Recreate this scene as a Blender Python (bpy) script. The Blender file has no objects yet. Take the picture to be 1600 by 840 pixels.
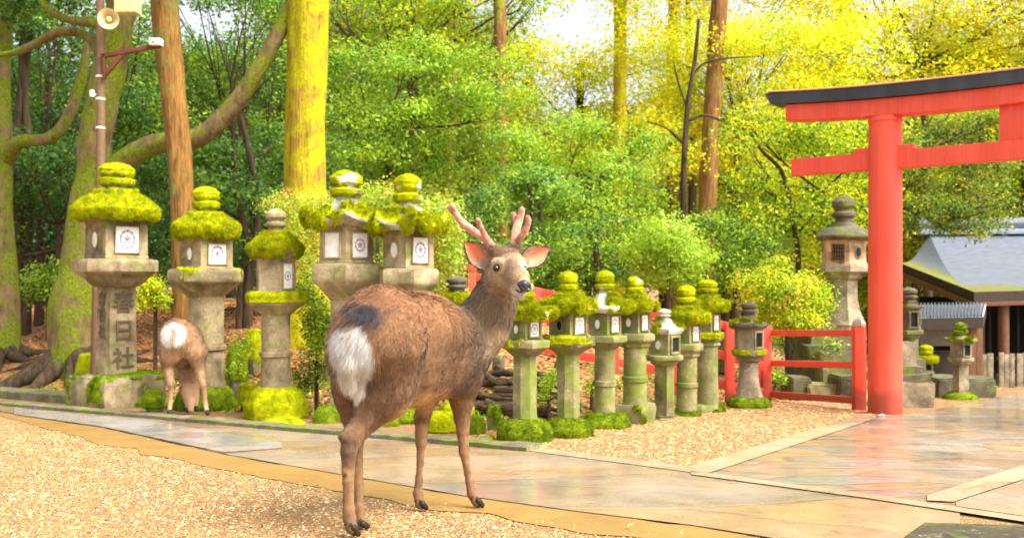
import bpy, bmesh, math, random
import numpy as np
from mathutils import Vector, Matrix
R = math.radians
scene = bpy.context.scene
COL = scene.collection
random.seed(7); RNG = np.random.default_rng(7)

# ---------------------------------------------------------------- camera
F, CX, HY, H, S = 1500.0, 800.0, 435.0, 0.8, 0.06
cam_d = bpy.data.cameras.new('camera'); cam = bpy.data.objects.new('camera', cam_d); COL.objects.link(cam)
cam.location = (0, 0, H); cam.rotation_euler = (R(90), 0, 0)
cam_d.sensor_width = 36; cam_d.lens = F / 1600 * 36; cam_d.shift_y = 15 / 1600.0
cam_d.clip_start = .05; cam_d.clip_end = 3000
scene.camera = cam
cam_d.dof.use_dof = True; cam_d.dof.focus_distance = 4.35; cam_d.dof.aperture_fstop = 3.6

# ---------------------------------------------------------------- sky, sun, exposure
SUN_EL, SUN_AZ = 52, 122          # azimuth from +Y (straight ahead) towards +X (right)
w = bpy.data.worlds.new('World'); scene.world = w; w.use_nodes = True
nt = w.node_tree; nt.nodes.clear()
sky = nt.nodes.new('ShaderNodeTexSky'); sky.sky_type = 'NISHITA'; sky.sun_disc = False
sky.sun_elevation = R(SUN_EL); sky.sun_rotation = R(SUN_AZ)
sky.dust_density = 6; sky.air_density = 1.0; sky.ozone_density = .3
bg = nt.nodes.new('ShaderNodeBackground'); bg.inputs[1].default_value = .15
wo = nt.nodes.new('ShaderNodeOutputWorld')
hs = nt.nodes.new('ShaderNodeHueSaturation'); hs.inputs['Saturation'].default_value = .35; hs.inputs['Value'].default_value = 1.25   # thin bright cloud cover
nt.links.new(sky.outputs[0], hs.inputs['Color']); nt.links.new(hs.outputs[0], bg.inputs[0]); nt.links.new(bg.outputs[0], wo.inputs[0])
sd = bpy.data.lights.new('sun', 'SUN'); sun = bpy.data.objects.new('sun', sd); COL.objects.link(sun)
sd.energy = 1.8; sd.angle = R(30); sd.color = (1, .93, .78)
dv = Vector((math.sin(R(SUN_AZ)) * math.cos(R(SUN_EL)), math.cos(R(SUN_AZ)) * math.cos(R(SUN_EL)), math.sin(R(SUN_EL))))
sun.rotation_euler = (-dv).to_track_quat('-Z', 'Y').to_euler()
scene.view_settings.view_transform = 'Standard'; scene.view_settings.look = 'None'
scene.view_settings.gamma = 1; scene.view_settings.use_curve_mapping = False
scene.view_settings.exposure = 1.15

# ---------------------------------------------------------------- helpers
def P(px, py, Y): return np.array([(px - CX) / F * Y, Y, H + (HY - py) / F * Y])
def sstep(a, b, x):
    t = np.clip((x - a) / (b - a), 0, 1); return t * t * (3 - 2 * t)
def depth(py): return F * H / (py - HY - F * S)
def G(px, py):
    Y = depth(py); return np.array([(px - CX) / F * Y, Y, -S * Y])
def lin(r, g, b):
    f = lambda c: (c / 255 / 12.92) if c / 255 <= .04045 else ((c / 255 + .055) / 1.055) ** 2.4
    return (f(r), f(g), f(b), 1)
def hash3(ix, iy, iz, seed):
    h = (ix * 374761393 + iy * 668265263 + iz * 2147483647 + seed * 974634777) & 0xffffffff
    h = ((h ^ (h >> 13)) * 1274126177) & 0xffffffff
    h = ((h ^ (h >> 16)) * 2246822519) & 0xffffffff
    return ((h ^ (h >> 15)) & 0xffffff) / 16777215.0
def vn(p, scale=1., seed=0, oct=1):
    """value noise, about -1..1, p (N,3)"""
    out = 0; amp = 1.; tot = 0
    p = np.asarray(p, float)
    for o in range(oct):
        q = p * scale * (2 ** o) + 100.37
        i = np.floor(q).astype(np.int64); f = q - i; f = f * f * (3 - 2 * f)
        r = 0
        for dx in (0, 1):
            for dy in (0, 1):
                for dz in (0, 1):
                    wgt = (f[:, 0] if dx else 1 - f[:, 0]) * (f[:, 1] if dy else 1 - f[:, 1]) * (f[:, 2] if dz else 1 - f[:, 2])
                    r = r + wgt * hash3(i[:, 0] + dx, i[:, 1] + dy, i[:, 2] + dz, seed + o * 17)
        out = out + amp * (r * 2 - 1); tot += amp; amp *= .5
    return out / tot
# bank behind the kerb and behind the row of lanterns
BL = [(-60., 46.), (-5.9, 12.3), (-3.4, 10.5), (-1.2, 9.6), (.3, 8.6), (1.0, 8.9), (2.9, 11.6), (6, 16), (40, 60)]
def bank_dist(x, y):
    """signed distance beyond the boundary polyline (positive = forest side)"""
    best = np.full(np.shape(x), 1e9); sg = np.zeros(np.shape(x))
    for (x0, y0), (x1, y1) in zip(BL[:-1], BL[1:]):
        dx, dy = x1 - x0, y1 - y0; L2 = dx * dx + dy * dy
        t = np.clip(((x - x0) * dx + (y - y0) * dy) / L2, 0, 1)
        ex, ey = x - x0 - t * dx, y - y0 - t * dy
        d = np.hypot(ex, ey); s = np.sign(dx * ey - dy * ex)
        m = d < best; best = np.where(m, d, best); sg = np.where(m, s, sg)
    return best * sg
def gz(x, y):
    x = np.asarray(x, float); y = np.asarray(y, float)
    yy = np.minimum(y, 60.)
    base = -S * yy
    d = np.maximum(bank_dist(x, y), 0)
    b = .26 * np.minimum(d, 5) + .07 * np.clip(d - 5, 0, 25)
    b = b * sstep(0, 1.2, d) * (1 - sstep(.20, .33, x / np.maximum(y, 1)))
    pts = np.stack([x.ravel(), y.ravel(), 0 * x.ravel()], 1)
    n = vn(pts, .9, 5, 2).reshape(x.shape) * .07 * sstep(0, 1.5, d)
    return base + b + n
def gzf(x, y): return float(gz(np.array([x]), np.array([y]))[0])

class Geo:
    """collects vertices and faces into one mesh object"""
    def __init__(s): s.v = []; s.f = []; s.m = []; s.c = []; s.n = 0; s.nrm = []
    def add(s, v, f, mi=0, c=None, nrm=None):
        v = np.asarray(v, float).reshape(-1, 3); f = np.asarray(f, np.int64)
        s.v.append(v); s.f.append((f + s.n, mi)); s.n += len(v)
        s.c.append(np.tile(np.array([1., 1, 1]), (len(v), 1)) if c is None else np.broadcast_to(np.asarray(c, float), (len(v), 3)))
        s.nrm.append(np.zeros((len(v), 3)) if nrm is None else nrm)
        return s
    def build(s, name, mats, parent=None, smooth=True, loc=None, color=False, custom=False, off=None):
        v = np.concatenate(s.v)
        if off is not None: v = v - np.asarray(off)
        me = bpy.data.meshes.new(name)
        lv, ls, lt, mi = [], [], [], []; st = 0
        for f, m in s.f:
            k = f.shape[1]; lv.append(f.ravel()); ls.append(st + np.arange(len(f)) * k); lt.append(np.full(len(f), k)); mi.append(np.full(len(f), m)); st += f.size
        lv = np.concatenate(lv); ls = np.concatenate(ls); lt = np.concatenate(lt); mi = np.concatenate(mi)
        me.vertices.add(len(v)); me.vertices.foreach_set('co', v.astype(np.float32).ravel())
        me.loops.add(len(lv)); me.loops.foreach_set('vertex_index', lv.astype(np.int32))
        me.polygons.add(len(ls)); me.polygons.foreach_set('loop_start', ls.astype(np.int32)); me.polygons.foreach_set('loop_total', lt.astype(np.int32))
        me.polygons.foreach_set('material_index', mi.astype(np.int32))
        me.polygons.foreach_set('use_smooth', np.full(len(ls), smooth))
        if not isinstance(mats, (list, tuple)): mats = [mats]
        for m in mats: me.materials.append(m)
        me.update(calc_edges=True)
        if color:
            a = me.color_attributes.new('Col', 'FLOAT_COLOR', 'POINT')
            c = np.concatenate(s.c); c4 = np.concatenate([c, np.ones((len(c), 1))], 1)
            a.data.foreach_set('color', c4.astype(np.float32).ravel())
        if smooth and not custom: me.set_sharp_from_angle(angle=R(38))
        if custom:
            me.normals_split_custom_set_from_vertices(np.concatenate(s.nrm).astype(np.float32))
        o = bpy.data.objects.new(name, me); COL.objects.link(o)
        if parent is not None: o.parent = parent
        if loc is not None: o.location = loc
        return o
def tag(o, label=None, cat=None, group=None, kind=None):
    if label: o['label'] = label
    if cat: o['category'] = cat
    if group: o['group'] = group
    if kind: o['kind'] = kind
    return o
def empty(name, loc, label=None, cat=None, group=None):
    o = bpy.data.objects.new(name, None); COL.objects.link(o); o.location = [float(c) for c in loc]; o.empty_display_size = .2
    return tag(o, label, cat, group)

def grid_faces(nr, nc, wrap=True):
    i = np.arange(nr - 1)[:, None]; j = np.arange(nc if wrap else nc - 1)[None, :]
    a = i * nc + j; b = i * nc + (j + 1) % nc
    return np.stack([a, b, b + nc, a + nc], -1).reshape(-1, 4)
def loft(prof, n=0, rot=0., M=48, lift=0., amp=.003, nsc=14., seed=0, soft=.0, cap=True, center=(0, 0)):
    """prof: list of (r,z[,lift weight]); n sides (0 = round). returns v,f"""
    th = np.arange(M) / M * 2 * math.pi
    if n:
        seg = 2 * math.pi / n
        ph = (th % seg) - seg / 2
        k = math.cos(seg / 2) / np.cos(ph)          # 1 at corners
        k = k * (1 - soft) + soft * .5 * (1 + math.cos(seg / 2))
        cf = (np.abs(ph) / (seg / 2)) ** 2.2
    else: k = np.ones(M); cf = np.zeros(M)
    v = []
    for p in prof:
        lw = p[2] if len(p) > 2 else 0
        v.append(np.stack([p[0] * k * np.cos(th + rot), p[0] * k * np.sin(th + rot), p[1] + lift * lw * cf], 1))
    v = np.concatenate(v)
    if amp: 
        nv = np.stack([vn(v + seed * 3.1, nsc, seed + i, 2) for i in range(3)], 1); v = v + nv * amp
    f = grid_faces(len(prof), M)
    v[:, 0] += center[0]; v[:, 1] += center[1]
    return v, f
def capfan(v, f, nr, M):
    """close both ends; returns triangles list to add"""
    c0 = v[:M].mean(0); c1 = v[(nr - 1) * M:nr * M].mean(0)
    vv = np.concatenate([v, [c0], [c1]])
    j = np.arange(M)
    t0 = np.stack([(j + 1) % M, j, np.full(M, len(v))], 1)
    b = (nr - 1) * M
    t1 = np.stack([b + j, b + (j + 1) % M, np.full(M, len(v) + 1)], 1)
    return vv, np.concatenate([t0, t1])
def add_loft(g, prof, mi=0, c=None, **k):
    M = k.get('M', 48)
    v, f = loft(prof, **k)
    vv, t = capfan(v, f, len(prof), M)
    n0 = g.n; g.add(vv, f, mi, c); g.f.append((t + n0, mi))
def resamp(prof, k):
    """subdivide profile segments by k"""
    out = []
    for a, b in zip(prof[:-1], prof[1:]):
        la = a if len(a) > 2 else (a[0], a[1], 0); lb = b if len(b) > 2 else (b[0], b[1], 0)
        for i in range(k):
            t = i / k; out.append(tuple(la[j] * (1 - t) + lb[j] * t for j in range(3)))
    out.append(prof[-1] if len(prof[-1]) > 2 else (prof[-1][0], prof[-1][1], 0))
    return out
def box(g, lo, hi, mi=0, bev=.006, M=None, c=None):
    bm = bmesh.new(); bmesh.ops.create_cube(bm, size=1)
    lo = Vector([float(x) for x in lo]); hi = Vector([float(x) for x in hi])
    for v in bm.verts: v.co = Vector(((v.co.x + .5) * (hi.x - lo.x) + lo.x, (v.co.y + .5) * (hi.y - lo.y) + lo.y, (v.co.z + .5) * (hi.z - lo.z) + lo.z))
    if bev: bmesh.ops.bevel(bm, geom=bm.edges[:], offset=bev, segments=2, affect='EDGES', profile=.6)
    if M is not None: bmesh.ops.transform(bm, matrix=M, verts=bm.verts)
    add_bm(g, bm, mi, c)
def add_bm(g, bm, mi=0, c=None):
    bm.verts.ensure_lookup_table()
    v = np.array([x.co[:] for x in bm.verts]); n0 = g.n
    by = {}
    for f in bm.faces: by.setdefault(len(f.verts), []).append([x.index for x in f.verts])
    g.add(v, np.zeros((0, 3), int), mi, c); g.f.pop()
    for k, fs in by.items(): g.f.append((np.array(fs) + n0, mi))
    bm.free()
def beam(g, a, b, wd, ht, mi=0, bev=.006, roll=0):
    """rectangular bar from a to b, width horizontally, height vertically"""
    a = Vector([float(x) for x in a]); b = Vector([float(x) for x in b]); d = b - a; L = d.length; x = d.normalized()
    y = Vector((0, 0, 1)).cross(x)
    if y.length < 1e-4: y = Vector((0, 1, 0))
    y.normalize(); z = x.cross(y)
    M = Matrix(((x.x, y.x, z.x, a.x), (x.y, y.y, z.y, a.y), (x.z, y.z, z.z, a.z), (0, 0, 0, 1))) @ Matrix.Rotation(roll, 4, 'X')
    box(g, (0, -wd / 2, -ht / 2), (L, wd / 2, ht / 2), mi, bev, M)
def tube(g, pts, rad, M=10, mi=0, c=None, amp=0., nsc=8., seed=0, sub=1, stretch=1., lobes=None, cap=True):
    pts = np.asarray(pts, float); rad = np.asarray(rad, float)
    if sub > 1 and len(pts) > 2:
        n = len(pts); t = np.linspace(0, n - 1, (n - 1) * sub + 1); i = np.clip(t.astype(int), 0, n - 2); f = (t - i)[:, None]
        pm = pts[np.clip(i - 1, 0, n - 1)]; p0 = pts[i]; p1 = pts[i + 1]; p2 = pts[np.clip(i + 2, 0, n - 1)]
        pts = .5 * ((2 * p0) + (-pm + p1) * f + (2 * pm - 5 * p0 + 4 * p1 - p2) * f ** 2 + (-pm + 3 * p0 - 3 * p1 + p2) * f ** 3)
        f = f[:, 0]; rad = rad[i] * (1 - f) + rad[i + 1] * f
    elif sub > 1:
        t = np.linspace(0, 1, sub + 1)[:, None]; pts = pts[0] * (1 - t) + pts[1] * t; rad = rad[0] * (1 - t[:, 0]) + rad[1] * t[:, 0]
    n = len(pts); T = np.gradient(pts, axis=0); T /= np.linalg.norm(T, axis=1)[:, None] + 1e-9
    u = np.cross(T[0], [0, 1, .1]); u /= np.linalg.norm(u)
    V = []
    th = np.arange(M) / M * 2 * math.pi
    for i in range(n):
        u = u - T[i] * np.dot(u, T[i]); u /= np.linalg.norm(u); wv = np.cross(T[i], u)
        rr = rad[i] * np.ones(M)
        if lobes is not None: rr = rr * (1 + lobes[0] * np.exp(-i / (n * lobes[1])) * np.maximum(0, np.sin(th * lobes[2] + seed)) ** 1.0)
        V.append(pts[i] + (np.cos(th) * rr)[:, None] * u + (np.sin(th) * rr)[:, None] * wv)
    V = np.concatenate(V)
    if amp:
        ax = np.repeat(pts, M, 0); dr = V - ax; dn = dr / (np.linalg.norm(dr, axis=1)[:, None] + 1e-9)
        q = V.copy(); q[:, 2] *= stretch
        V = V + dn * (vn(q, nsc, seed, 3) * amp)[:, None]
    f = grid_faces(n, M)
    if cap:
        vv, t = capfan(V, f, n, M); n0 = g.n; g.add(vv, f, mi, c); g.f.append((t + n0, mi))
    else: g.add(V, f, mi, c)
def blades(g, p, nr, d, L, wdt, mi=0, c0=None, c1=None, jit=.4, nj=.25):
    """one thin triangle per point: p root, nr normal, d growth direction, L length"""
    n = len(p); d = d + RNG.normal(0, jit, (n, 3)); d /= np.linalg.norm(d, axis=1)[:, None] + 1e-9
    side = np.cross(d, nr + RNG.normal(0, .5, (n, 3))); side /= np.linalg.norm(side, axis=1)[:, None] + 1e-9
    L = np.broadcast_to(L, n) * RNG.uniform(.6, 1.25, n); wdt = np.broadcast_to(wdt, n)
    a = p - side * (wdt / 2)[:, None]; b = p + side * (wdt / 2)[:, None]; t = p + d * L[:, None]
    v = np.stack([a, b, t], 1).reshape(-1, 3); f = np.arange(3 * n).reshape(-1, 3)
    c = None
    if c0 is not None: c = np.stack([c0, c0, c1], 1).reshape(-1, 3)
    N = nr + RNG.normal(0, nj, (n, 3)); N /= np.linalg.norm(N, axis=1)[:, None] + 1e-9
    g.add(v, f, mi, c, np.repeat(N, 3, 0))
def sample(v, f, n, wt=None):
    """area weighted points on quads or tris: returns p, normal, face index"""
    a, b, c = v[f[:, 0]], v[f[:, 1]], v[f[:, 2]]
    if f.shape[1] == 4:
        dd = v[f[:, 3]]; tri = np.concatenate([np.stack([a, b, c], 1), np.stack([a, c, dd], 1)])
    else: tri = np.stack([a, b, c], 1)
    cr = np.cross(tri[:, 1] - tri[:, 0], tri[:, 2] - tri[:, 0]); ar = np.linalg.norm(cr, axis=1)
    pr = ar.copy()
    if wt is not None: pr = pr * wt(tri.mean(1))
    idx = RNG.choice(len(tri), n, p=pr / pr.sum()); u = RNG.random((n, 2)); m = u.sum(1) > 1; u[m] = 1 - u[m]
    t = tri[idx]; p = t[:, 0] + (t[:, 1] - t[:, 0]) * u[:, :1] + (t[:, 2] - t[:, 0]) * u[:, 1:]
    return p, cr[idx] / (ar[idx][:, None] + 1e-12), idx % len(f)

# ---------------------------------------------------------------- materials
def mat(name, rough=.8, spec=.3):
    m = bpy.data.materials.new(name); m.use_nodes = True; n = m.node_tree
    b = n.nodes['Principled BSDF']; b.inputs['Roughness'].default_value = rough
    b.inputs['Specular IOR Level'].default_value = spec
    return m, n, b
def nd(n, t, **k):
    x = n.nodes.new(t)
    for a, v in k.items(): setattr(x, a, v)
    return x
def noise(n, vec, sc, det=4, rough=.6, dist=0):
    x = nd(n, 'ShaderNodeTexNoise'); x.inputs['Scale'].default_value = sc; x.inputs['Detail'].default_value = det
    x.inputs['Roughness'].default_value = rough; x.inputs['Distortion'].default_value = dist
    if vec is not None: n.links.new(vec, x.inputs['Vector'])
    return x
def ramp(n, fac, stops, interp='LINEAR'):
    x = nd(n, 'ShaderNodeValToRGB'); x.color_ramp.interpolation = interp; e = x.color_ramp.elements
    while len(e) < len(stops): e.new(.5)
    for i, (p, c) in enumerate(stops):
        e[i].position = p; e[i].color = c if len(c) == 4 else (*c, 1)
    n.links.new(fac, x.inputs[0]); return x
def mix(n, fac, a, b, bt='MIX'):
    x = nd(n, 'ShaderNodeMix', data_type='RGBA', blend_type=bt)
    if isinstance(fac, (int, float)): x.inputs[0].default_value = fac
    else: n.links.new(fac, x.inputs[0])
    for i, s in ((6, a), (7, b)):
        if isinstance(s, tuple): x.inputs[i].default_value = s
        else: n.links.new(s, x.inputs[i])
    return x.outputs[2]
def bump(n, b, h, st=.3, dist=.02):
    x = nd(n, 'ShaderNodeBump'); x.inputs['Strength'].default_value = st; x.inputs['Distance'].default_value = dist
    n.links.new(h, x.inputs['Height']); n.links.new(x.outputs[0], b.inputs['Normal']); return x
def pos(n): return nd(n, 'ShaderNodeNewGeometry').outputs['Position']
def objc(n, sc=(1, 1, 1)):
    t = nd(n, 'ShaderNodeTexCoord'); m = nd(n, 'ShaderNodeMapping'); m.inputs['Scale'].default_value = sc
    n.links.new(t.outputs['Object'], m.inputs[0]); return m.outputs[0]
GREY = lambda v: (v, v, v, 1)

def m_stone(name, a, b, moss=.0, rough=.85, pale=.35, mosscol=(110, 125, 40)):
    m, n, bs = mat(name, rough, .25); p = pos(n)
    n1 = noise(n, p, 6, 6, .65); base = ramp(n, n1.outputs[0], [(.3, a), (.7, b)]).outputs[0]
    n2 = noise(n, p, 90, 3, .7); base = mix(n, .45, base, ramp(n, n2.outputs[0], [(.3, GREY(.18)), (.7, GREY(.85))]).outputs[0], 'OVERLAY')
    n3 = noise(n, p, 22, 5, .7); f3 = ramp(n, n3.outputs[0], [(.60, GREY(0)), (.66, GREY(pale))]).outputs[0]
    base = mix(n, f3, base, lin(225, 215, 190))
    n5 = noise(n, p, 3.2, 5, .6, .4); f5 = ramp(n, n5.outputs[0], [(.44, GREY(0)), (.66, GREY(.85))]).outputs[0]
    base = mix(n, f5, base, lin(84, 74, 54))
    if moss > 0:
        n4 = noise(n, p, 4.5, 7, .7, .6); f4 = ramp(n, n4.outputs[0], [(.62 - moss * .35, GREY(0)), (.74 - moss * .3, GREY(.85))]).outputs[0]
        base = mix(n, f4, base, lin(*mosscol))
    n.links.new(base, bs.inputs['Base Color'])
    nb = noise(n, p, 55, 6, .7); bump(n, bs, nb.outputs[0], .5, .012)
    return m
STONE = m_stone('stone_tan', lin(128, 112, 84), lin(186, 168, 130), .25)
STONEG = m_stone('stone_green', lin(108, 102, 72), lin(168, 158, 114), .5)
STONEW = m_stone('stone_weathered', lin(112, 102, 84), lin(172, 158, 130), .12, pale=.6)
STONED = m_stone('stone_dark', lin(70, 66, 56), lin(118, 110, 92), .35)
STONEP = m_stone('stone_pink', lin(190, 140, 105), lin(232, 190, 150), .05)
ROCK = m_stone('rock', lin(72, 70, 62), lin(128, 122, 106), .5)
ROOFST = m_stone('stone_pale_roof', lin(165, 160, 145), lin(228, 222, 208), .2, pale=.8)

def m_moss(name, a, b, dry=(190, 150, 60), dark=(70, 84, 16)):
    m, n, bs = mat(name, .95, .1); p = pos(n)
    n1 = noise(n, p, 9, 6, .7); base = ramp(n, n1.outputs[0], [(.36, a), (.6, b)]).outputs[0]
    nd_ = noise(n, p, 6, 6, .75, .6); base = mix(n, ramp(n, nd_.outputs[0], [(.54, GREY(0)), (.74, GREY(.6))]).outputs[0], base, lin(*dark))
    n2 = noise(n, p, 150, 3, .8); base = mix(n, .8, base, ramp(n, n2.outputs[0], [(.32, GREY(.1)), (.68, GREY(.9))]).outputs[0], 'OVERLAY')
    n3 = noise(n, p, 13, 4, .6); f = ramp(n, n3.outputs[0], [(.6, GREY(0)), (.72, GREY(.7))]).outputs[0]
    base = mix(n, f, base, lin(*dry))
    n.links.new(base, bs.inputs['Base Color']); bump(n, bs, noise(n, p, 80, 6, .85).outputs[0], 1., .03)
    return m
MOSS = m_moss('moss_bright', lin(150, 164, 8), lin(218, 222, 18))
MOSSG = m_moss('moss_green', lin(76, 104, 14), lin(156, 178, 28), dry=(140, 120, 50), dark=(46, 62, 16))

def m_paint(name, c, c2, rough=.45):
    m, n, bs = mat(name, rough, .4); p = objc(n, (1, 1, .25)); n1 = noise(n, p, 3, 6, .65)
    base = ramp(n, n1.outputs[0], [(.3, c), (.75, c2)]).outputs[0]
    n2 = noise(n, p, 30, 5, .75); f = ramp(n, n2.outputs[0], [(.62, GREY(0)), (.8, GREY(.35))]).outputs[0]
    base = mix(n, f, base, lin(150, 40, 30)); n.links.new(base, bs.inputs['Base Color'])
    st = noise(n, objc(n, (9, 9, .35)), 4, 6, .75); base = mix(n, ramp(n, st.outputs[0], [(.35, GREY(.3)), (.55, GREY(0))]).outputs[0], base, tuple(x * .62 for x in c[:3]) + (1,))
    sp = noise(n, objc(n), 55, 3, .8); base = mix(n, ramp(n, sp.outputs[0], [(.70, GREY(0)), (.74, GREY(.7))]).outputs[0], base, lin(150, 96, 80))
    sz = nd(n, 'ShaderNodeSeparateXYZ'); n.links.new(objc(n), sz.inputs[0]); gm = nd(n, 'ShaderNodeMath', operation='MULTIPLY_ADD'); n.links.new(noise(n, objc(n), 9, 5, .7).outputs[0], gm.inputs[0]); gm.inputs[1].default_value = -.35; n.links.new(sz.outputs[2], gm.inputs[2])
    base = mix(n, ramp(n, gm.outputs[0], [(-.0, GREY(.6)), (.10, GREY(0))]).outputs[0], base, lin(112, 60, 44)); n.links.new(base, bs.inputs['Base Color'])
    r = ramp(n, noise(n, p, 5, 4).outputs[0], [(.3, GREY(rough - .12)), (.7, GREY(rough + .2))]); n.links.new(r.outputs[0], bs.inputs['Roughness'])
    bump(n, bs, noise(n, objc(n, (3, 3, .6)), 14, 5).outputs[0], .15, .01); return m
RED = m_paint('vermilion_paint', lin(228, 74, 54), lin(244, 100, 76))
BLACKP = m_paint('black_roofing', lin(42, 44, 52), lin(78, 78, 84), .4)

def m_plain(name, c, rough=.6, var=.25, sc=20, spec=.3, metal=0, bmp=.2):
    m, n, bs = mat(name, rough, spec); p = pos(n); bs.inputs['Metallic'].default_value = metal
    c2 = tuple(x * (1 - var) for x in c[:3]) + (1,)
    n.links.new(ramp(n, noise(n, p, sc, 5, .65).outputs[0], [(.3, c2), (.7, c)]).outputs[0], bs.inputs['Base Color'])
    if bmp: bump(n, bs, noise(n, p, sc * 3, 4).outputs[0], bmp, .01)
    return m
PAPER = m_plain('washi_paper', lin(246, 242, 236), .7, .22, 14, bmp=.1)
INK = m_plain('ink_violet', lin(140, 120, 150), .7, .2, 60, bmp=0)
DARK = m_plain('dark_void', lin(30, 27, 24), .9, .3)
WOODB = m_plain('brown_wood', lin(120, 85, 58), .7, .4, 12)
WOODD = m_plain('dark_wood', lin(62, 50, 42), .7, .4, 10)
ENGR = m_plain('engraved_shadow', lin(102, 88, 66), .9, .3, 40)

def m_bark(name, a, b, moss=None, mth=.5, sc=(6, 6, .9), bs_=.8):
    m, n, bs = mat(name, .9, .15); p = pos(n)
    mp = nd(n, 'ShaderNodeMapping'); mp.inputs['Scale'].default_value = sc; n.links.new(p, mp.inputs[0])
    n1 = noise(n, mp.outputs[0], 3, 7, .7, .3); base = ramp(n, n1.outputs[0], [(.32, a), (.66, b)]).outputs[0]
    h = n1.outputs[0]
    if moss:
        n2 = noise(n, p, 2.2, 6, .7, .5); f = ramp(n, n2.outputs[0], [(mth - .06, GREY(0)), (mth + .06, GREY(1))]).outputs[0]
        n3 = noise(n, p, 30, 4, .7); mc = ramp(n, n3.outputs[0], [(.3, moss[0]), (.7, moss[1])]).outputs[0]
        base = mix(n, f, base, mc)
    n.links.new(base, bs.inputs['Base Color'])
    bump(n, bs, h, bs_, .05); return m
BARK_O = m_bark('bark_orange', lin(84, 62, 36), lin(176, 130, 66), (lin(110, 112, 56), lin(150, 150, 84)), .6, (9, 9, 1.1), 1.)
BARK_Y = m_bark('bark_mossy_yellow', lin(112, 84, 34), lin(196, 164, 60), (lin(150, 146, 14), lin(214, 204, 30)), .47, (9, 9, .8), 1.)
BARK_M = m_bark('bark_mossy_green', lin(84, 70, 48), lin(150, 128, 88), (lin(74, 90, 22), lin(146, 158, 36)), .49, (4, 4, 1.5))
BARK_D = m_bark('bark_dark', lin(42, 34, 28), lin(98, 80, 62), (lin(74, 92, 30), lin(104, 124, 44)), .66)
BARK_B = m_bark('bark_brown', lin(88, 60, 34), lin(165, 120, 70), (lin(110, 125, 30), lin(160, 165, 50)), .6)

def m_vcol(name, rough=.8, trans=0., spec=.2, sheen=0, tint=False):
    m, n, bs = mat(name, rough, spec); a = nd(n, 'ShaderNodeVertexColor', layer_name='Col'); c = a.outputs[0]
    if tint:
        oi = nd(n, 'ShaderNodeObjectInfo'); c = mix(n, 1., c, oi.outputs['Color'], 'MULTIPLY')
    n.links.new(c, bs.inputs['Base Color']); bs.inputs['Sheen Weight'].default_value = sheen
    if trans:
        tr = nd(n, 'ShaderNodeBsdfTranslucent'); n.links.new(c, tr.inputs[0])
        g = mix(n, 1., c, (1.35, 1.3, .6, 1), 'MULTIPLY'); n.links.new(g, tr.inputs[0])
        ms = nd(n, 'ShaderNodeMixShader'); ms.inputs[0].default_value = trans
        n.links.new(bs.outputs[0], ms.inputs[1]); n.links.new(tr.outputs[0], ms.inputs[2])
        n.links.new(ms.outputs[0], n.nodes['Material Output'].inputs[0])
    return m
LEAF = m_vcol('leaf', .45, .45, .35, tint=True)
FUR = m_vcol('fur', .75, 0, .15, .1)
LITTER = m_vcol('dry_leaf', .7, .1, .2)
PEB = m_vcol('pebble', .55, 0, .35)
# ---------------------------------------------------------------- ground
def m_ground():
    m, n, bs = mat('ground_gravel', .75, .3); p = pos(n)
    a = nd(n, 'ShaderNodeVertexColor', layer_name='Col'); sx = nd(n, 'ShaderNodeSeparateColor'); n.links.new(a.outputs[0], sx.inputs[0])
    v = nd(n, 'ShaderNodeTexVoronoi'); v.inputs['Scale'].default_value = 75; n.links.new(p, v.inputs['Vector'])
    sv = nd(n, 'ShaderNodeSeparateColor'); n.links.new(v.outputs['Color'], sv.inputs[0])
    g = ramp(n, sv.outputs[0], [(0, lin(98, 74, 48)), (.35, lin(132, 104, 68)), (.7, lin(152, 122, 82)), (1, lin(178, 154, 118))]).outputs[0]
    big = noise(n, p, .9, 5, .6); g = mix(n, .5, g, ramp(n, big.outputs[0], [(.3, lin(116, 88, 54)), (.7, lin(154, 122, 80))]).outputs[0])
    v2 = nd(n, 'ShaderNodeTexVoronoi'); v2.inputs['Scale'].default_value = 34; n.links.new(p, v2.inputs['Vector'])
    s2 = nd(n, 'ShaderNodeSeparateColor'); n.links.new(v2.outputs['Color'], s2.inputs[0])
    l = ramp(n, s2.outputs[1], [(0, lin(96, 62, 40)), (.4, lin(150, 100, 62)), (.75, lin(182, 130, 88)), (1, lin(205, 160, 115))]).outputs[0]
    c = mix(n, sx.outputs[0], g, l)
    mo = noise(n, p, 1.4, 6, .7, .4); mf = ramp(n, mo.outputs[0], [(.5, GREY(0)), (.62, GREY(1))]).outputs[0]
    mm = nd(n, 'ShaderNodeMath', operation='MULTIPLY'); n.links.new(mf, mm.inputs[0]); n.links.new(sx.outputs[1], mm.inputs[1])
    c = mix(n, mm.outputs[0], c, lin(96, 118, 34))
    n.links.new(c, bs.inputs['Base Color'])
    bump(n, bs, v.outputs['Distance'], .8, .01)
    return m
gs = np.linspace(-1, 1, 340)
def warp(t, a, k): return np.sinh(t * k) / math.sinh(k) * a
X = warp(gs, 150, 4.2); Yv = warp(np.linspace(-.45, 1, 420), 150, 4.4)
XX, YY = np.meshgrid(X, Yv); ZZ = gz(XX, YY)
d = bank_dist(XX, YY)
ang = 1 - sstep(.20, .33, XX / np.maximum(YY, 1))
lit = sstep(-.3, .5, d) * ang + .55 * sstep(6.7, 7.4, YY + .6 * XX) * (1 - ang) * 0
lit = np.maximum(lit, .30 * sstep(6, 8, YY) * (1 - sstep(12, 16, YY)))
mossm = sstep(-.2, .3, d) * (1 - sstep(1.2, 3.5, d)) + .5 * sstep(6, 9, d)
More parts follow.
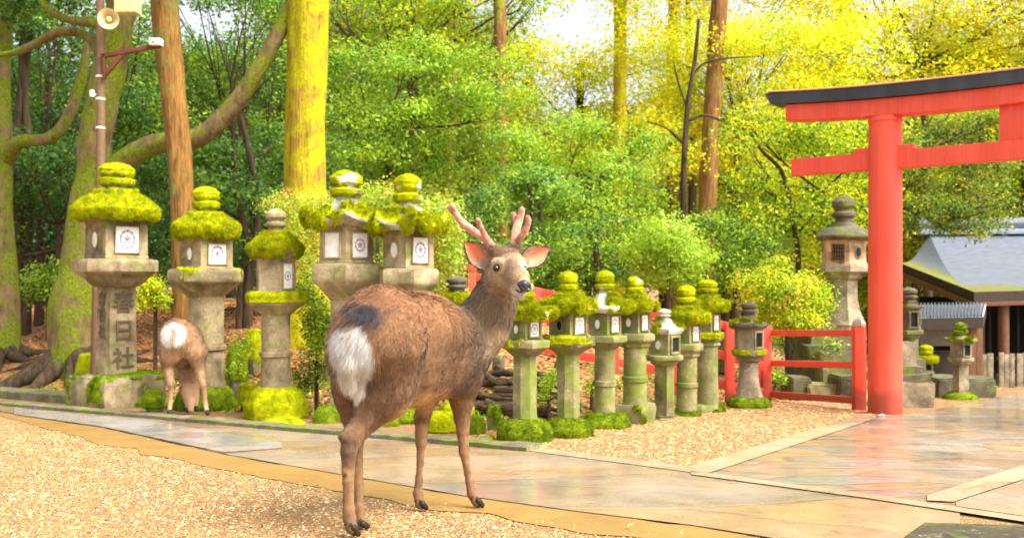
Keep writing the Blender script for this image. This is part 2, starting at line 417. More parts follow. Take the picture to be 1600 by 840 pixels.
g = Geo(); g.add(np.stack([XX.ravel(), YY.ravel(), ZZ.ravel()], 1), grid_faces(420, 340, False), 0,
                 np.stack([lit.ravel(), mossm.ravel(), 0 * lit.ravel()], 1))
tag(g.build('ground', m_ground(), color=True), kind='structure')

BACK = [(-700, 560), (-300, 596), (30, 630), (400, 664), (825, 706), (1100, 742), (1350, 778), (1600, 816), (1900, 862)]
FRONT = [(-700, 580), (-300, 612), (0, 643), (160, 668), (350, 710), (560, 747), (720, 775), (900, 800), (1080, 822), (1230, 846), (1500, 900)]
def interp(poly, px):
    a = np.array(poly, float); return np.interp(px, a[:, 0], a[:, 1])
def strip(name, A, B, m, dz, nx=160, ny=5, wav=0., seed=0, x0=None, x1=None, kind='structure'):
    """sheet lying on the ground between two edge lines"""
    lo = max(A[0][0], B[0][0]) if x0 is None else x0; hi = min(A[-1][0], B[-1][0]) if x1 is None else x1
    px = np.linspace(lo, hi, nx); a = interp(A, px); b = interp(B, px)
    pa = np.array([G(x, y) for x, y in zip(px, a)]); pb = np.array([G(x, y) for x, y in zip(px, b)])
    if wav:
        pa[:, 1] += vn(pa * 1., 2.2, seed, 3) * wav; pb[:, 1] += vn(pb * 1., 3.1, seed + 5, 3) * wav
    t = np.linspace(0, 1, ny)[:, None, None]; v = (pa[None] * (1 - t) + pb[None] * t).reshape(-1, 3)
    v[:, 2] = -S * v[:, 1] + dz
    g = Geo(); g.add(v, grid_faces(ny, nx, False)[:, ::-1]); o = g.build(name, m); 
    return tag(o, kind=kind)
def m_paving(name, ang, cell, stops, rmin, rmax, sq=(1, 1), crack=.012, mortar=lin(150, 122, 92)):
    m, n, bs = mat(name, .3, .5); p = pos(n)
    mp = nd(n, 'ShaderNodeMapping'); mp.inputs['Rotation'].default_value = (0, 0, R(ang)); mp.inputs['Scale'].default_value = (sq[0], sq[1], 0)
    n.links.new(p, mp.inputs[0])
    wob = noise(n, mp.outputs[0], 2.5, 3); vm = nd(n, 'ShaderNodeVectorMath', operation='MULTIPLY_ADD'); n.links.new(wob.outputs[1], vm.inputs[0]); vm.inputs[1].default_value = (.12, .12, 0); n.links.new(mp.outputs[0], vm.inputs[2])
    v = nd(n, 'ShaderNodeTexVoronoi'); v.inputs['Scale'].default_value = cell; v.inputs['Randomness'].default_value = .8; n.links.new(vm.outputs[0], v.inputs['Vector'])
    e = nd(n, 'ShaderNodeTexVoronoi', feature='DISTANCE_TO_EDGE'); e.inputs['Scale'].default_value = cell; e.inputs['Randomness'].default_value = .8; n.links.new(vm.outputs[0], e.inputs['Vector'])
    s = nd(n, 'ShaderNodeSeparateColor'); n.links.new(v.outputs['Color'], s.inputs[0])
    c = ramp(n, s.outputs[0], stops).outputs[0]
    nf = noise(n, p, 5, 7, .7); c = mix(n, .5, c, ramp(n, nf.outputs[0], [(.25, GREY(.2)), (.75, GREY(.8))]).outputs[0], 'OVERLAY')
    nt_ = noise(n, p, 2.0, 5, .6, .8); c = mix(n, ramp(n, nt_.outputs[0], [(.45, GREY(0)), (.7, GREY(.5))]).outputs[0], c, lin(172, 140, 98))
    ng = noise(n, p, 140, 3, .8); c = mix(n, .35, c, ramp(n, ng.outputs[0], [(.3, GREY(.15)), (.7, GREY(.9))]).outputs[0], 'OVERLAY')
    ef = ramp(n, e.outputs['Distance'], [(crack * .4, GREY(1)), (crack, GREY(0))]).outputs[0]
    ce = mix(n, ramp(n, noise(n, p, 3, 4).outputs[0], [(.4, GREY(.0)), (.6, GREY(.55))]).outputs[0], c, mortar); c = mix(n, ef, c, ce); n.links.new(c, bs.inputs['Base Color'])
    nr = noise(n, p, 1.1, 5, .65, .5); n.links.new(ramp(n, nr.outputs[0], [(.38, GREY(rmin)), (.62, GREY(rmax))]).outputs[0], bs.inputs['Roughness'])
    ad = nd(n, 'ShaderNodeMath', operation='ADD'); n.links.new(ramp(n, e.outputs['Distance'], [(0, GREY(0)), (crack * 2, GREY(1))]).outputs[0], ad.inputs[0])
    n.links.new(nf.outputs[0], ad.inputs[1]); bump(n, bs, ad.outputs[0], .35, .008)
    return m
PAVE = m_paving('path_slabs', 40, .9, [(0, lin(124, 106, 86)), (.4, lin(152, 128, 100)), (.7, lin(136, 126, 114)), (1, lin(162, 136, 102))], .1, .42, (.4, 1.6))
FLAG = m_paving('flagstones', 8, 2.0, [(0, lin(154, 128, 104)), (.25, lin(160, 148, 134)), (.5, lin(134, 134, 128)), (.75, lin(172, 146, 112)), (1, lin(158, 130, 106))], .05, .28, (.75, 1.7), .045, lin(120, 100, 76))
BORD = m_paving('border_slabs', 30, .8, [(0, lin(150, 134, 110)), (1, lin(170, 150, 118))], .25, .6, (1, 1))
SAND = m_plain('wet_sand', lin(164, 128, 72), .35, .3, 3.5, .5, bmp=.6)
strip('path', BACK, FRONT, PAVE, .008, nx=260, ny=9)
strip('sand_strip', FRONT, [(x, y + (26 if 60 < x < 1250 else 6)) for x, y in FRONT], SAND, .004, nx=300, wav=.16, seed=3, x0=-650, x1=1480)
strip('path', [(20, 638), (240, 660), (450, 695)], [(20, 648), (160, 668), (350, 709), (440, 702)], m_paving('grey_slab', 40, .7, [(0, lin(132, 128, 126)), (1, lin(152, 146, 142))], .15, .45, (.5, 1.2)), .013, x0=22, x1=440)
strip('path', [(1090, 739), (1345, 655), (1420, 648), (1600, 612), (1900, 575)], [(1090, 740), (1350, 776), (1600, 813), (1900, 860)], FLAG, .008, nx=200, ny=12, x0=1092, x1=1890)
strip('path', [(1078, 731), (1345, 650)], [(1110, 741), (1372, 654)], BORD, .014, x0=1080, x1=1368)
strip('path', [(1080, 738), (1350, 774), (1600, 811), (1900, 858)], [(1080, 744), (1350, 781), (1600, 819), (1900, 868)], BORD, .014, x0=1080, x1=1890)
strip('path', [(1448, 778), (1600, 730), (1900, 640)], [(1448, 786), (1490, 788), (1600, 752), (1900, 662)], BORD, .016, x0=1449, x1=1890)
strip('path', [(825, 699), (1095, 734)], [(825, 706), (1095, 742)], BORD, .012, x0=826, x1=1092)
# gravel bed right of the flagstones
strip('gravel', [(1492, 788), (1600, 753), (1900, 664)], [(1492, 794), (1600, 810), (1900, 855)], m_paving('pink_gravel', 0, 30, [(0, lin(138, 116, 96)), (1, lin(164, 142, 120))], .3, .6, (1, 1)), .014, x0=1494, x1=1890)

# kerbs: each run of stones is one thing
def kerb(name, label, cat, line, wd, ht, m, seg=14, seed=0, mossy=None):
    pts = [G(*q) for q in line]; g = Geo()
    for a, b in zip(pts[:-1], pts[1:]):
        L = np.linalg.norm(b - a); k = max(1, int(L / .9))
        for i in range(k):
            p0 = a + (b - a) * (i / k); p1 = a + (b - a) * ((i + .985) / k)
            t = (b - a) / L; nrm = np.array([-t[1], t[0], 0]); 
            n = 14; tt = np.linspace(0, 1, n)
            prof = np.array([(0, -.1), (0, ht * .85), (wd * .08, ht), (wd * .92, ht), (wd, ht * .85), (wd, -.1)])
            V = np.array([p0 + (p1 - p0) * s + nrm * q[0] + np.array([0, 0, q[1]]) for s in tt for q in prof])
            V += np.stack([vn(V, 9, seed + j, 3) for j in range(3)], 1) * .012
            g.add(V, grid_faces(n, 6, False))
            e0 = np.array([[0, 1, 2, 3, 4, 5]]); g.f.append((e0 + g.n - len(V), 0)); g.f.append((e0[:, ::-1] + g.n - 6, 0))
    return tag(g.build(name, m), label, cat)
KST = m_stone('kerb_dark', lin(92, 84, 70), lin(140, 130, 108), .45)
kerb('kerb', 'long low dark stone kerb along the back edge of the wet path, below the grazing deer', 'kerb', [(-500, 590), (30, 637), (400, 670), (825, 707)], .16, .045, KST, seed=2)
kerb('kerb', 'mossy rough kerb stones at the left edge, beside the plinth of the tall inscribed lantern', 'kerb', [(-400, 600), (0, 622), (110, 631), (160, 636)], .3, .11, KST, seed=9)
g = Geo(); kp = [G(*q) for q in [(1412, 856), (1442, 834), (1600, 839), (1960, 852), (1960, 960), (1380, 960)]]
bm = bmesh.new(); fcs = bm.faces.new([bm.verts.new((q[0], q[1], q[2] + .05)) for q in kp]); ex = bmesh.ops.extrude_face_region(bm, geom=[fcs])
for v_ in ex['geom']:
    if isinstance(v_, bmesh.types.BMVert): v_.co.z -= .15
bmesh.ops.recalc_face_normals(bm, faces=bm.faces); bmesh.ops.bevel(bm, geom=bm.edges[:], offset=.008, segments=2, affect='EDGES'); add_bm(g, bm)
tag(g.build('kerb', m_stone('kerb_corner', lin(52, 48, 38), lin(84, 76, 60), .4)), 'dark mossy kerb slab in the bottom right corner of the path', 'kerb')

# loose pebbles of the foreground
n = 210000
x = RNG.uniform(-5, 3.4, n); y = RNG.uniform(2.7, 9.5, n) ; px = x / y * F + CX; py = HY + F * (H / y + S)
ee = py - interp(FRONT, px) + vn(np.stack([x, y, 0 * x], 1), 2.5, 4, 3) * 22
keep = RNG.random(n) < np.where(ee > 0, .05, 0) + .95 * sstep(4, 30, ee)
pr = RNG.random(n) < np.clip(1.5 - y * .12, .3, 1)
x, y = x[keep & pr], y[keep & pr]; n = len(x)
def pebbles(g, x, y, z, sz, cols, flat=.55):
    n = len(x); base = np.array([[1, 0, 0], [.3, .95, 0], [-.8, .6, 0], [-.8, -.6, 0], [.3, -.95, 0], [.1, .1, 1]])
    V = base[None] * RNG.uniform(.75, 1.25, (n, 6, 3)) * (sz[:, None, None] * np.array([1, .75, flat]))
    a = RNG.uniform(0, 6.28, n); ca, sa = np.cos(a)[:, None], np.sin(a)[:, None]
    vx = V[..., 0] * ca - V[..., 1] * sa; vy = V[..., 0] * sa + V[..., 1] * ca
    V = np.stack([vx + x[:, None], vy + y[:, None], V[..., 2] + z[:, None]], -1).reshape(-1, 3)
    t = np.array([[0, 1, 5], [1, 2, 5], [2, 3, 5], [3, 4, 5], [4, 0, 5]]); f = (t[None] + np.arange(n)[:, None, None] * 6).reshape(-1, 3)
    g.add(V, f, 0, np.repeat(cols, 6, 0))
pal = np.array([lin(*c)[:3] for c in [(178, 136, 84), (196, 156, 102), (160, 114, 66), (212, 186, 146), (142, 98, 58), (126, 116, 106), (226, 212, 190), (176, 112, 62), (88, 70, 56)]])
g = Geo(); pebbles(g, x, y, -S * y, RNG.gamma(5, .0009, n) + .0025, pal[RNG.choice(9, n, p=[.22, .2, .15, .12, .1, .07, .05, .06, .03])] * RNG.uniform(.6, 1.0, (n, 1)) * np.array([1.02, 1.0, .86]))
tag(g.build('gravel', PEB, smooth=False, color=True), 'loose tan gravel over the foreground', 'gravel', kind='stuff')
# orange gravel and leaf bits between the lantern row and the torii
n = 90000; x = RNG.uniform(-.4, 9, n); y = RNG.uniform(5.5, 17, n); px = x / y * F + CX; py = HY + F * (H / y + S)
keep = (py < interp(BACK, px) - 3) & (bank_dist(x, y) < .6) & ((px < 1345) | (py < 600 + (1600 - px) * .2)) & ~((px > 1085) & (py > interp([(1085, 740), (1345, 652)], px)) & (px < 1345))
x, y = x[keep], y[keep]; n = len(x)
pal2 = np.array([lin(*c)[:3] for c in [(184, 134, 78), (164, 108, 58), (204, 160, 104), (128, 82, 46), (214, 184, 140)]])
g = Geo(); pebbles(g, x, y, -S * y, RNG.gamma(5, .0017, n) + .004, pal2[RNG.choice(5, n, p=[.3, .22, .24, .12, .12])], .4)
tag(g.build('gravel', PEB, smooth=False, color=True), 'orange brown gravel strewn with leaf bits before the lantern row', 'gravel', kind='stuff')

def leaves_on(g, x, y, z, sz, cols, tilt=.35):
    n = len(x); a = RNG.uniform(0, 6.28, n)
    u = np.stack([np.cos(a), np.sin(a), RNG.normal(0, tilt, n)], 1); v = np.stack([-np.sin(a), np.cos(a), RNG.normal(0, tilt, n)], 1)
    c = np.stack([x, y, z], 1); s = sz[:, None]
    V = np.stack([c - u * s, c + v * s * .45 + [0, 0, .004], c + u * s, c - v * s * .45], 1).reshape(-1, 3); V[:, 2] += .004
    f = np.arange(4 * n).reshape(-1, 4); g.add(V, f, 0, np.repeat(cols, 4, 0))
n = 70000; x = RNG.uniform(-16, 5, n); y = RNG.uniform(7.5, 26, n); d = bank_dist(x, y); keep = (d > -.15) & (d < 9) & (x / y < .3) & (x / y > -.75); x, y = x[keep], y[keep]; n = len(x)
pal3 = np.array([lin(*c)[:3] for c in [(176, 116, 58), (206, 150, 84), (142, 90, 44), (224, 180, 120), (98, 66, 38), (190, 106, 40)]])
g = Geo(); leaves_on(g, x, y, gz(x, y) + .006, RNG.uniform(.025, .055, n), pal3[RNG.choice(6, n, p=[.26, .24, .17, .13, .12, .08])], .3)
tag(g.build('leaf_litter', LITTER, smooth=False, color=True), 'orange brown fallen leaves covering the forest floor', 'fallen leaves', kind='stuff')
# a few fallen leaves on the gravel
for i, (px, py) in enumerate([(10, 748), (470, 762), (495, 765), (985, 828), (1145, 757), (1070, 790), (1310, 833), (870, 815), (1245, 700)]):
    c = G(px, py); g = Geo(); leaves_on(g, np.array([c[0]]), np.array([c[1]]), np.array([c[2] + .02]), np.array([.022]), pal3[[i % 6]], .2)
    tag(g.build('fallen_leaf', LITTER, smooth=False, color=True), 'single small dry leaf lying on the wet ground', 'leaf', 'single fallen leaves on gravel and path')

# ---------------------------------------------------------------- torii
TA = P(1383, 645, 10.0); TA[2] = -.6
tdir = np.array([.761, -.649, 0])            # along the beams, towards the viewer's right
def tp(t, z): return TA + tdir * t + np.array([0, 0, z - TA[2]])
root = empty('torii', TA, 'tall vermilion torii gate with a black capped top beam, standing on the wet paving', 'torii')
PZ = .8 + (435 - 186) / F * 10
def tloc(p): return np.asarray(p) - TA
for t in (0, 2.7):
    g = Geo(); b = tp(t, 0); zb = gzf(b[0], b[1]) if t == 0 else -S * b[1]
    add_loft(g, resamp([(.172, zb - .05), (.170, zb + .6), (.165, PZ - .35), (.163, PZ + .02)], 6), M=64, amp=.0012, nsc=5, center=(b[0], b[1]), seed=3)
    g.build('post', RED, root, off=TA)
    g = Geo(); add_loft(g, [(.166, PZ - .035), (.172, PZ - .032), (.172, PZ + .0), (.166, PZ + .004)], M=48, amp=0, center=(b[0], b[1])); g.build('post_ring', RED, root, off=TA)
def curved(zf, hf, wd, t0, t1, n=40, m=RED, name='beam', slant=.0):
    g = Geo(); nrm = np.array([.649, .761, 0]); V = []
    for t in np.linspace(t0, t1, n):
        z0 = zf(t); h = hf(t)
        for s, k in ((-1, 0), (-1, 1), (1, 1), (1, 0)):
            ext = slant * k * (1 if t > 1.35 else -1) * max(0, abs(t - 1.35) / (t1 - 1.35)) ** 8
            V.append(tp(t + ext, z0 + h * k) + nrm * s * wd / 2)
    g.add(np.array(V), grid_faces(n, 4)); g.f.append((np.array([[0, 1, 2, 3]]), 0)); g.f.append((np.array([[4 * n - 1, 4 * n - 2, 4 * n - 3, 4 * n - 4]]), 0))
    o = g.build(name, m, root, smooth=False, off=TA); bv = o.modifiers.new('b', 'BEVEL'); bv.width = .006; bv.segments = 2; return o
cz = lambda t: PZ + .002 + .10 * (abs(t - 1.35) / 2.6) ** 2.4
curved(cz, lambda t: .175, .24, -1.04, 3.74, name='lower_beam')
curved(lambda t: cz(t) + .178, lambda t: .125 + .0 * t, .34, -1.2, 3.9, m=BLACKP, name='top_beam', slant=.06)
curved(lambda t: cz(t) + .306, lambda t: .018, .37, -1.22, 3.92, m=m_plain('beam_edge_trim', lin(235, 180, 130), .5, .2), name='beam_trim', slant=.01)
zn = .8 + (435 - 262) / F * 10.0
curved(lambda t: zn - .02, lambda t: .185, .13, -1.0, 3.70, name='tie_beam')
for t in (-.225, .225, 2.475, 2.925):
    g = Geo(); a = tp(t - .08, zn + .190); b = tp(t + .08, zn + .190); beam(g, a, b, .12, .05, bev=.004); g.build('wedge', RED, root, off=TA)
g = Geo(); a = tp(1.10, (zn + .17 + PZ) / 2); b = tp(1.60, (zn + .17 + PZ) / 2); beam(g, a, b, .10, PZ - zn - .16, bev=.006); g.build('centre_strut', RED, root, off=TA)
# small white shards at the foot
for px, py, sx in ((1376, 650, .05), (1320, 630, .04)):
    g = Geo(); c = G(px, py); add_loft(g, [(sx, c[2]), (sx * .9, c[2] + .015), (sx * .4, c[2] + .022)], M=14, amp=.012, nsc=20, center=(c[0], c[1])); tag(g.build('pale_stone', ROOFST), 'small flat white stone on the ground %s' % ('in front of the torii post' if px > 1350 else 'under the red fence'), 'stone')

# ---------------------------------------------------------------- red fence beside the torii
def Lz(px, py, Y): return P(px, py, Y)
fA, fB = G(1342, 640), G(1197, 625)
froot = empty('red_fence', fA, 'low straight vermilion fence of three rails, left of the torii post', 'fence')
g = Geo(); z1 = .8 + (435 - 512) / F * fA[1]; box(g, (fA[0] - .06, fA[1] - .06, fA[2] - .03), (fA[0] + .06, fA[1] + .06, z1 + .02)); g.build('post', RED, froot, off=fA)
g = Geo(); add_loft(g, [(.07, z1 + .02), (.078, z1 + .03), (.078, z1 + .05), (.05, z1 + .10), (.01, z1 + .13)], n=4, rot=R(0), M=16, amp=0, center=(fA[0], fA[1])); g.build('post_cap', ROOFST, froot, off=fA)
g = Geo(); z1 = .8 + (435 - 508) / F * fB[1]
box(g, (fB[0] - .055, fB[1] - .055, fB[2] - .03), (fB[0] + .055, fB[1] + .055, z1)); g.build('post', RED, froot, off=fA)
# curved buttress board
g = Geo(); V = []
for i in range(13):
    t = i / 12; zz = fB[2] + .02 + (z1 - fB[2] - .06) * t; o = .16 * math.sin(math.pi * (1 - t) ** .8 * .9 + .1) * (1 - t * .3)
    for sx in (0, 1):
        for sy in (-.03, .03): V.append((fB[0] - .058 - o * (1 - sx), fB[1] + sy, zz))
V = np.array(V).reshape(13, 4, 3)[:, [0, 1, 3, 2]].reshape(-1, 3); g.add(V, grid_faces(13, 4)); g.build('brace', RED, froot, smooth=False, off=fA)
for ya, yb in ((519, 516), (569, 563), (624, 611)):
    g = Geo(); a = Lz(1335, ya + 1, fA[1]); b = Lz(1204, yb + 4, fB[1]); beam(g, a, b, .05, .075); g.build('rail', RED, froot, off=fA)
# ---------------------------------------------------------------- curved bridge railing behind the row of lanterns
rr = empty('bridge_railing', G(1190, 620), 'long vermilion railing sloping down behind the row of stone lanterns', 'railing')
ro = np.array(rr.location)
lines = [[(738, 431), (850, 458), (1010, 487), (1130, 508), (1192, 523)], [(738, 470), (850, 497), (1010, 535), (1120, 552), (1192, 572)], [(738, 527), (850, 545), (1005, 573), (1130, 601), (1192, 613)]]
def rY(px): return 11.25 + (1192 - px) / 500 * 1.0
for ln in lines:
    g = Geo()
    for (xa, ya), (xb, yb) in zip(ln[:-1], ln[1:]): beam(g, P(xa, ya, rY(xa)), P(xb, yb, rY(xb)), .06, .10)
    g.build('rail', RED, rr, off=ro)
for px in (738, 838, 960, 1052, 1140):
    yt = interp(lines[0], px); p0 = P(px, yt - 6, rY(px)); g = Geo(); zb = gzf(p0[0], p0[1])
    box(g, (p0[0] - .05, p0[1] - .05, zb - .1), (p0[0] + .05, p0[1] + .05, p0[2])); g.build('post', RED, rr, off=ro)
    if px == 738:
        g = Geo(); add_loft(g, [(.03, p0[2]), (.05, p0[2] + .02), (.058, p0[2] + .06), (.04, p0[2] + .10), (.01, p0[2] + .13)], M=24, amp=0, center=(p0[0], p0[1])); g.build('post_cap', RED, rr, off=ro)
# ---------------------------------------------------------------- stone lanterns
def moss_shell(root, parent, prof, thick, thr, seed, mt=MOSS, fuzz=1500, name='moss', fl=.022, droop=.5, zmin=-1, M=72, nsc=7., base=.25, **kw):
    """growth that follows a lofted surface with uneven thickness; bare where the noise is low"""
    pr = resamp(prof, 5)
    kw.pop('amp', 0)
    v, f = loft(pr, M=M, amp=0, **kw)
    nr = len(pr); vv = v.reshape(nr, M, 3)
    dv = np.gradient(vv, axis=0); du = np.roll(vv, -1, 1) - np.roll(vv, 1, 1)
    nrm = np.cross(du, dv); nrm /= np.linalg.norm(nrm, axis=2)[..., None] + 1e-9
    nrm = nrm.reshape(-1, 3)
    cen = v.mean(0); 
    if np.mean((nrm * (v - cen)).sum(1)) < 0: nrm = -nrm
    no = vn(v + seed * 7.7, nsc, seed, 3) + .3 * vn(v + seed, nsc * 4, seed + 3, 2)
    t = np.clip((no - thr) * 2.2, -1, 1); up = np.clip(nrm[:, 2] * .8 + .55, 0, 1)
    ht = np.where(t > 0, thick * (.5 + .55 * t) * up, -.012)
    edge = np.zeros((nr, M)); edge[0] = 1; edge[-1] = 1
    ht = np.where(edge.ravel() > 0, -.012, ht)
    v2 = v + nrm * ht[:, None]
    v2[:, 2] -= np.where(t > 0, np.clip(-nrm[:, 2] + .15, 0, 1) * thick * droop * (1 + vn(v, 25, seed)), 0)
    v2 += np.stack([vn(v2, 45, seed + i, 2) for i in range(3)], 1) * thick * .24
    g = Geo(); vc, tr = capfan(v2, f, nr, M); g.add(vc, f, 0, None, np.concatenate([nrm, [[0, 0, -1]], [[0, 0, 1]]])); g.f.append((tr, 0))
    if fuzz:
        tt = t; fm = f[(tt[f] > .02).all(1)]
        if len(fm) > 4:
            p, nn, _ = sample(v2, fm, fuzz)
            if np.mean((nn * (p - cen)).sum(1)) < 0: nn = -nn
            dd = nn * .8 + np.array([0, 0, -.25]) + np.clip(.3 - nn[:, 2:3], 0, 1) * np.array([0, 0, -droop * 1.4])
            blades(g, p, nn, dd, fl, fl * .28, 0, nj=.5, jit=.55)
    return g.build(name, mt, parent, custom=False)

def lantern(label, cx, Y, ys, ws, nroof=6, nbox=4, nplat=6, npost=0, rot=25, base='mound', stone=STONE, roofm=None, curl=0., rm=(.07, -.2), fm_=.1, pm=None, bm=None, ring=None, win='paper', side='disc', group=None, seed=1, mossm=MOSS, finm=True, flare=0, dome=.35, post_x=None, fuzz=1.0, droop=.35, boxstone=None, skip=()):
    k = Y / F; X0 = (cx - CX) * k
    z = [H + (HY - y) * k for y in ys]                  # finial top, roof top, eave, box bottom, platform bottom, post bottom, ground
    wf, wr, wb, wp, wo, wg = [w * k / 2 for w in ws]
    zg = min(z[6], gzf(X0, Y)); 
    root = empty('stone_lantern', (X0, Y, zg), label, 'stone lantern', group); ro = np.array([X0, Y, zg])
    z = [q - zg for q in z]
    a = R(rot)                                           # yaw of the main window
    def orient(n): return (-math.pi / 2 + a) - (math.pi / n) if n else 0    # polygon corner offset so that a flat faces the window direction
    roofm = roofm or stone; am = .0035; sc = 1.0
    K = lambda n: (1 / math.cos(math.pi / n) * .97) if n else 1.
    # base
    if 'base' not in skip:
        g = Geo(); zb0 = z[5]
        if base == 'slab':
            pr = [(wg * .97, -.12), (wg, 0), (wg * .99, zb0 * .8), (wg * .93, zb0)]
            kw = dict(n=4, rot=orient(4) + .1, soft=.1)
        elif base == 'hex':
            pr = [(wg * .98, -.12), (wg, 0), (wg, zb0 * .6), (wg * .8, zb0 * .75), (wo * 1.2, zb0)]; kw = dict(n=6, rot=orient(6), soft=.1)
        else:
            pr = [(wg * .95, -.12), (wg, 0), (wg * 1.0, zb0 * .45), (wg * .82, zb0 * .85), (wo * 1.15, zb0)]; kw = dict(n=6, rot=orient(6) + .2, soft=.35)
        add_loft(g, resamp(pr + [(wo * .6, zb0 + .002)], 3), amp=.012, nsc=7, seed=seed, **kw)
        b_ = g.build('base', STONEG if base != 'slab' else stone, root)
        if bm: moss_shell(root, b_, [(p[0] * 1.0, p[1]) for p in pr[1:]] + [(wo * .9, zb0 + .01)], bm[0], bm[1], seed + 40, MOSSG if seed % 2 else MOSS, int(6000 * fuzz), fl=.02, nsc=3.5, **kw)
    # post
    g = Geo(); h = z[4] - z[5]; kk = 1 / math.cos(math.pi / npost) * .96 if npost else 1
    pr = [(wo * 1.04 * (1 + flare), z[5] - .01), (wo * (1 + flare * .7), z[5] + .12 * h), (wo * (1 + flare * .2), z[5] + .35 * h), (wo * .97, z[5] + .6 * h), (wo * .97, z[4] + .0)]
    if npost == 4: wo *= 1.05
    if ring:
        zr = z[5] + h * ring; rw = .025
        pr = [(wo * 1.05, z[5] - .01), (wo, z[5] + .1 * h), (wo * .97, zr - rw), (wo * 1.1, zr - rw * .8), (wo * 1.1, zr - .002), (wo * 1.04, zr), (wo * 1.1, zr + .002), (wo * 1.1, zr + rw * .8), (wo * .96, zr + rw), (wo * .96, z[4])]
    add_loft(g, resamp(pr, 4), n=npost, rot=orient(npost) if npost else 0, amp=.005, nsc=10, seed=seed + 1, soft=.05)
    post = g.build('post', stone if not bm else stone, root)
    # platform
    g = Geo(); hp = z[3] - z[4]; q = nplat
    pr = [(wo * 1.0, z[4] - .005), (wo * 1.25, z[4] + .12 * hp), (wp * .78, z[4] + .32 * hp), (wp * .97, z[4] + .5 * hp), (wp, z[4] + .55 * hp), (wp, z[3] - .1 * hp), (wp * .97, z[3] - .02 * hp), (wb * 1.1, z[3] + .004), (wb * .5, z[3] + .004)]
    add_loft(g, resamp(pr, 3), n=q, rot=orient(q), amp=am, nsc=12, seed=seed + 2, soft=.04)
    pl = g.build('platform', stone, root)
    if pm: moss_shell(root, pl, [(wp * 1.0, z[4] + .62 * hp), (wp, z[3] - .1 * hp), (wp * .97, z[3] - .01 * hp), (wb * 1.15, z[3] + .008)], pm[0], pm[1], seed + 20, mossm, int(2000 * fuzz), n=q, rot=orient(q), fl=.015, droop=.9)
    # light box
    g = Geo(); hb = z[2] - z[3]; cr = wb * 1.04; ap = cr * math.cos(math.pi / nbox)
    pr = [(cr * 1.03, z[3] + .006), (cr * 1.03, z[3] + .07 * hb), (cr, z[3] + .09 * hb), (cr * .99, z[3] + .9 * hb), (cr * 1.02, z[3] + .92 * hb), (cr * 1.02, z[2] + .02), (cr * .5, z[2] + .02)]
    # loft radius is the apothem-scaled value at corners
    def L(pr): return pr
    add_loft(g, resamp(L(pr), 3), n=nbox, rot=orient(nbox), amp=.002, nsc=15, seed=seed + 3)
    bx = g.build('light_box', boxstone or stone, root)
    face_w = 2 * ap * math.tan(math.pi / nbox)
    def facem(th): # matrix of a face: x right, y up, z outward
        d = Vector((math.sin(th), -math.cos(th), 0)); r_ = Vector((math.cos(th), math.sin(th), 0))
        c = d * (ap + .001); c.z = (z[2] + z[3]) / 2
        return Matrix(((r_.x, 0, d.x, c.x), (r_.y, 0, d.y, c.y), (r_.z, 1, d.z, c.z), (0, 0, 0, 1)))
    def window(th, kind):
        Mx = facem(th); g = Geo(); ww = face_w * .56; hh = hb * .66
        fr = .012 if kind != 'open' else .022
        for (x0, x1, y0, y1) in ((-ww / 2 - fr, -ww / 2, -hh / 2 - fr, hh / 2 + fr), (ww / 2, ww / 2 + fr, -hh / 2 - fr, hh / 2 + fr), (-ww / 2, ww / 2, -hh / 2 - fr, -hh / 2), (-ww / 2, ww / 2, hh / 2, hh / 2 + fr)):
            box(g, (x0, y0, -.01), (x1, y1, .02), 0, .003, Mx)
        box(g, (-ww / 2 + .001, -hh / 2 + .001, -.006), (ww / 2 - .001, hh / 2 - .001, .004), 1, 0, Mx)
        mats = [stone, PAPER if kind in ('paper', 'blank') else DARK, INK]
        if kind == 'paper':                     # round wistaria style crest: ring with buds
            r = ww * .30; 
            for i in range(26):
                t0 = 2 * math.pi * i / 26; t1 = 2 * math.pi * (i + .8) / 26; wv = .006 * (1 + .5 * math.sin(i * 2.4)) * (ww / .16)
                pts = [(math.cos(t) * q, math.sin(t) * q * 1.15, .0065) for t, q in ((t0, r - wv), (t1, r - wv), (t1, r + wv), (t0, r + wv))]
                V = np.array([(Mx @ Vector(p))[:] for p in pts]); g.add(V, np.array([[0, 1, 2, 3]]), 2)
            for dx, dy, q in ((0, .0, .016), (-.3, .2, .010), (.3, .2, .010), (0, .45, .009), (-.25, -.35, .010), (.25, -.35, .010)):
                q *= .75 * ww / .16
                pts = [(dx * r + q * math.cos(t), dy * r + q * math.sin(t), .0065) for t in np.linspace(0, 5.5, 7)]
                V = np.array([(Mx @ Vector(p))[:] for p in pts]); g.add(V, np.arange(7)[None], 2)
        if kind == 'lattice':
            for i in range(5): 
                xx = -ww / 2 + ww * (i + .5) / 5; box(g, (xx - .006, -hh / 2, .004), (xx + .006, hh / 2, .012), 3, 0, Mx)
            for i in range(4):
                yy = -hh / 2 + hh * (i + .5) / 4; box(g, (-ww / 2, yy - .005, .006), (ww / 2, yy + .005, .014), 3, 0, Mx)
            mats.append(WOODB)
        g.build('window', mats, bx, smooth=False)
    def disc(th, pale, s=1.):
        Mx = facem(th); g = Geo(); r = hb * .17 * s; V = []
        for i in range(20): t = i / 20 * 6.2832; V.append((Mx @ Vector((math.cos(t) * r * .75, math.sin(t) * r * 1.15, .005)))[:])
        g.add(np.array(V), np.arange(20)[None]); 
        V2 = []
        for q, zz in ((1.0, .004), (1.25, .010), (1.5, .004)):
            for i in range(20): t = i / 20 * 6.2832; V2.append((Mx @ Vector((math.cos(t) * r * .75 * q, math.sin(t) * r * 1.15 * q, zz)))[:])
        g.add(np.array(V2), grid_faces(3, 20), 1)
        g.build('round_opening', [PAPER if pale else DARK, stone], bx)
    step = 2 * math.pi / nbox
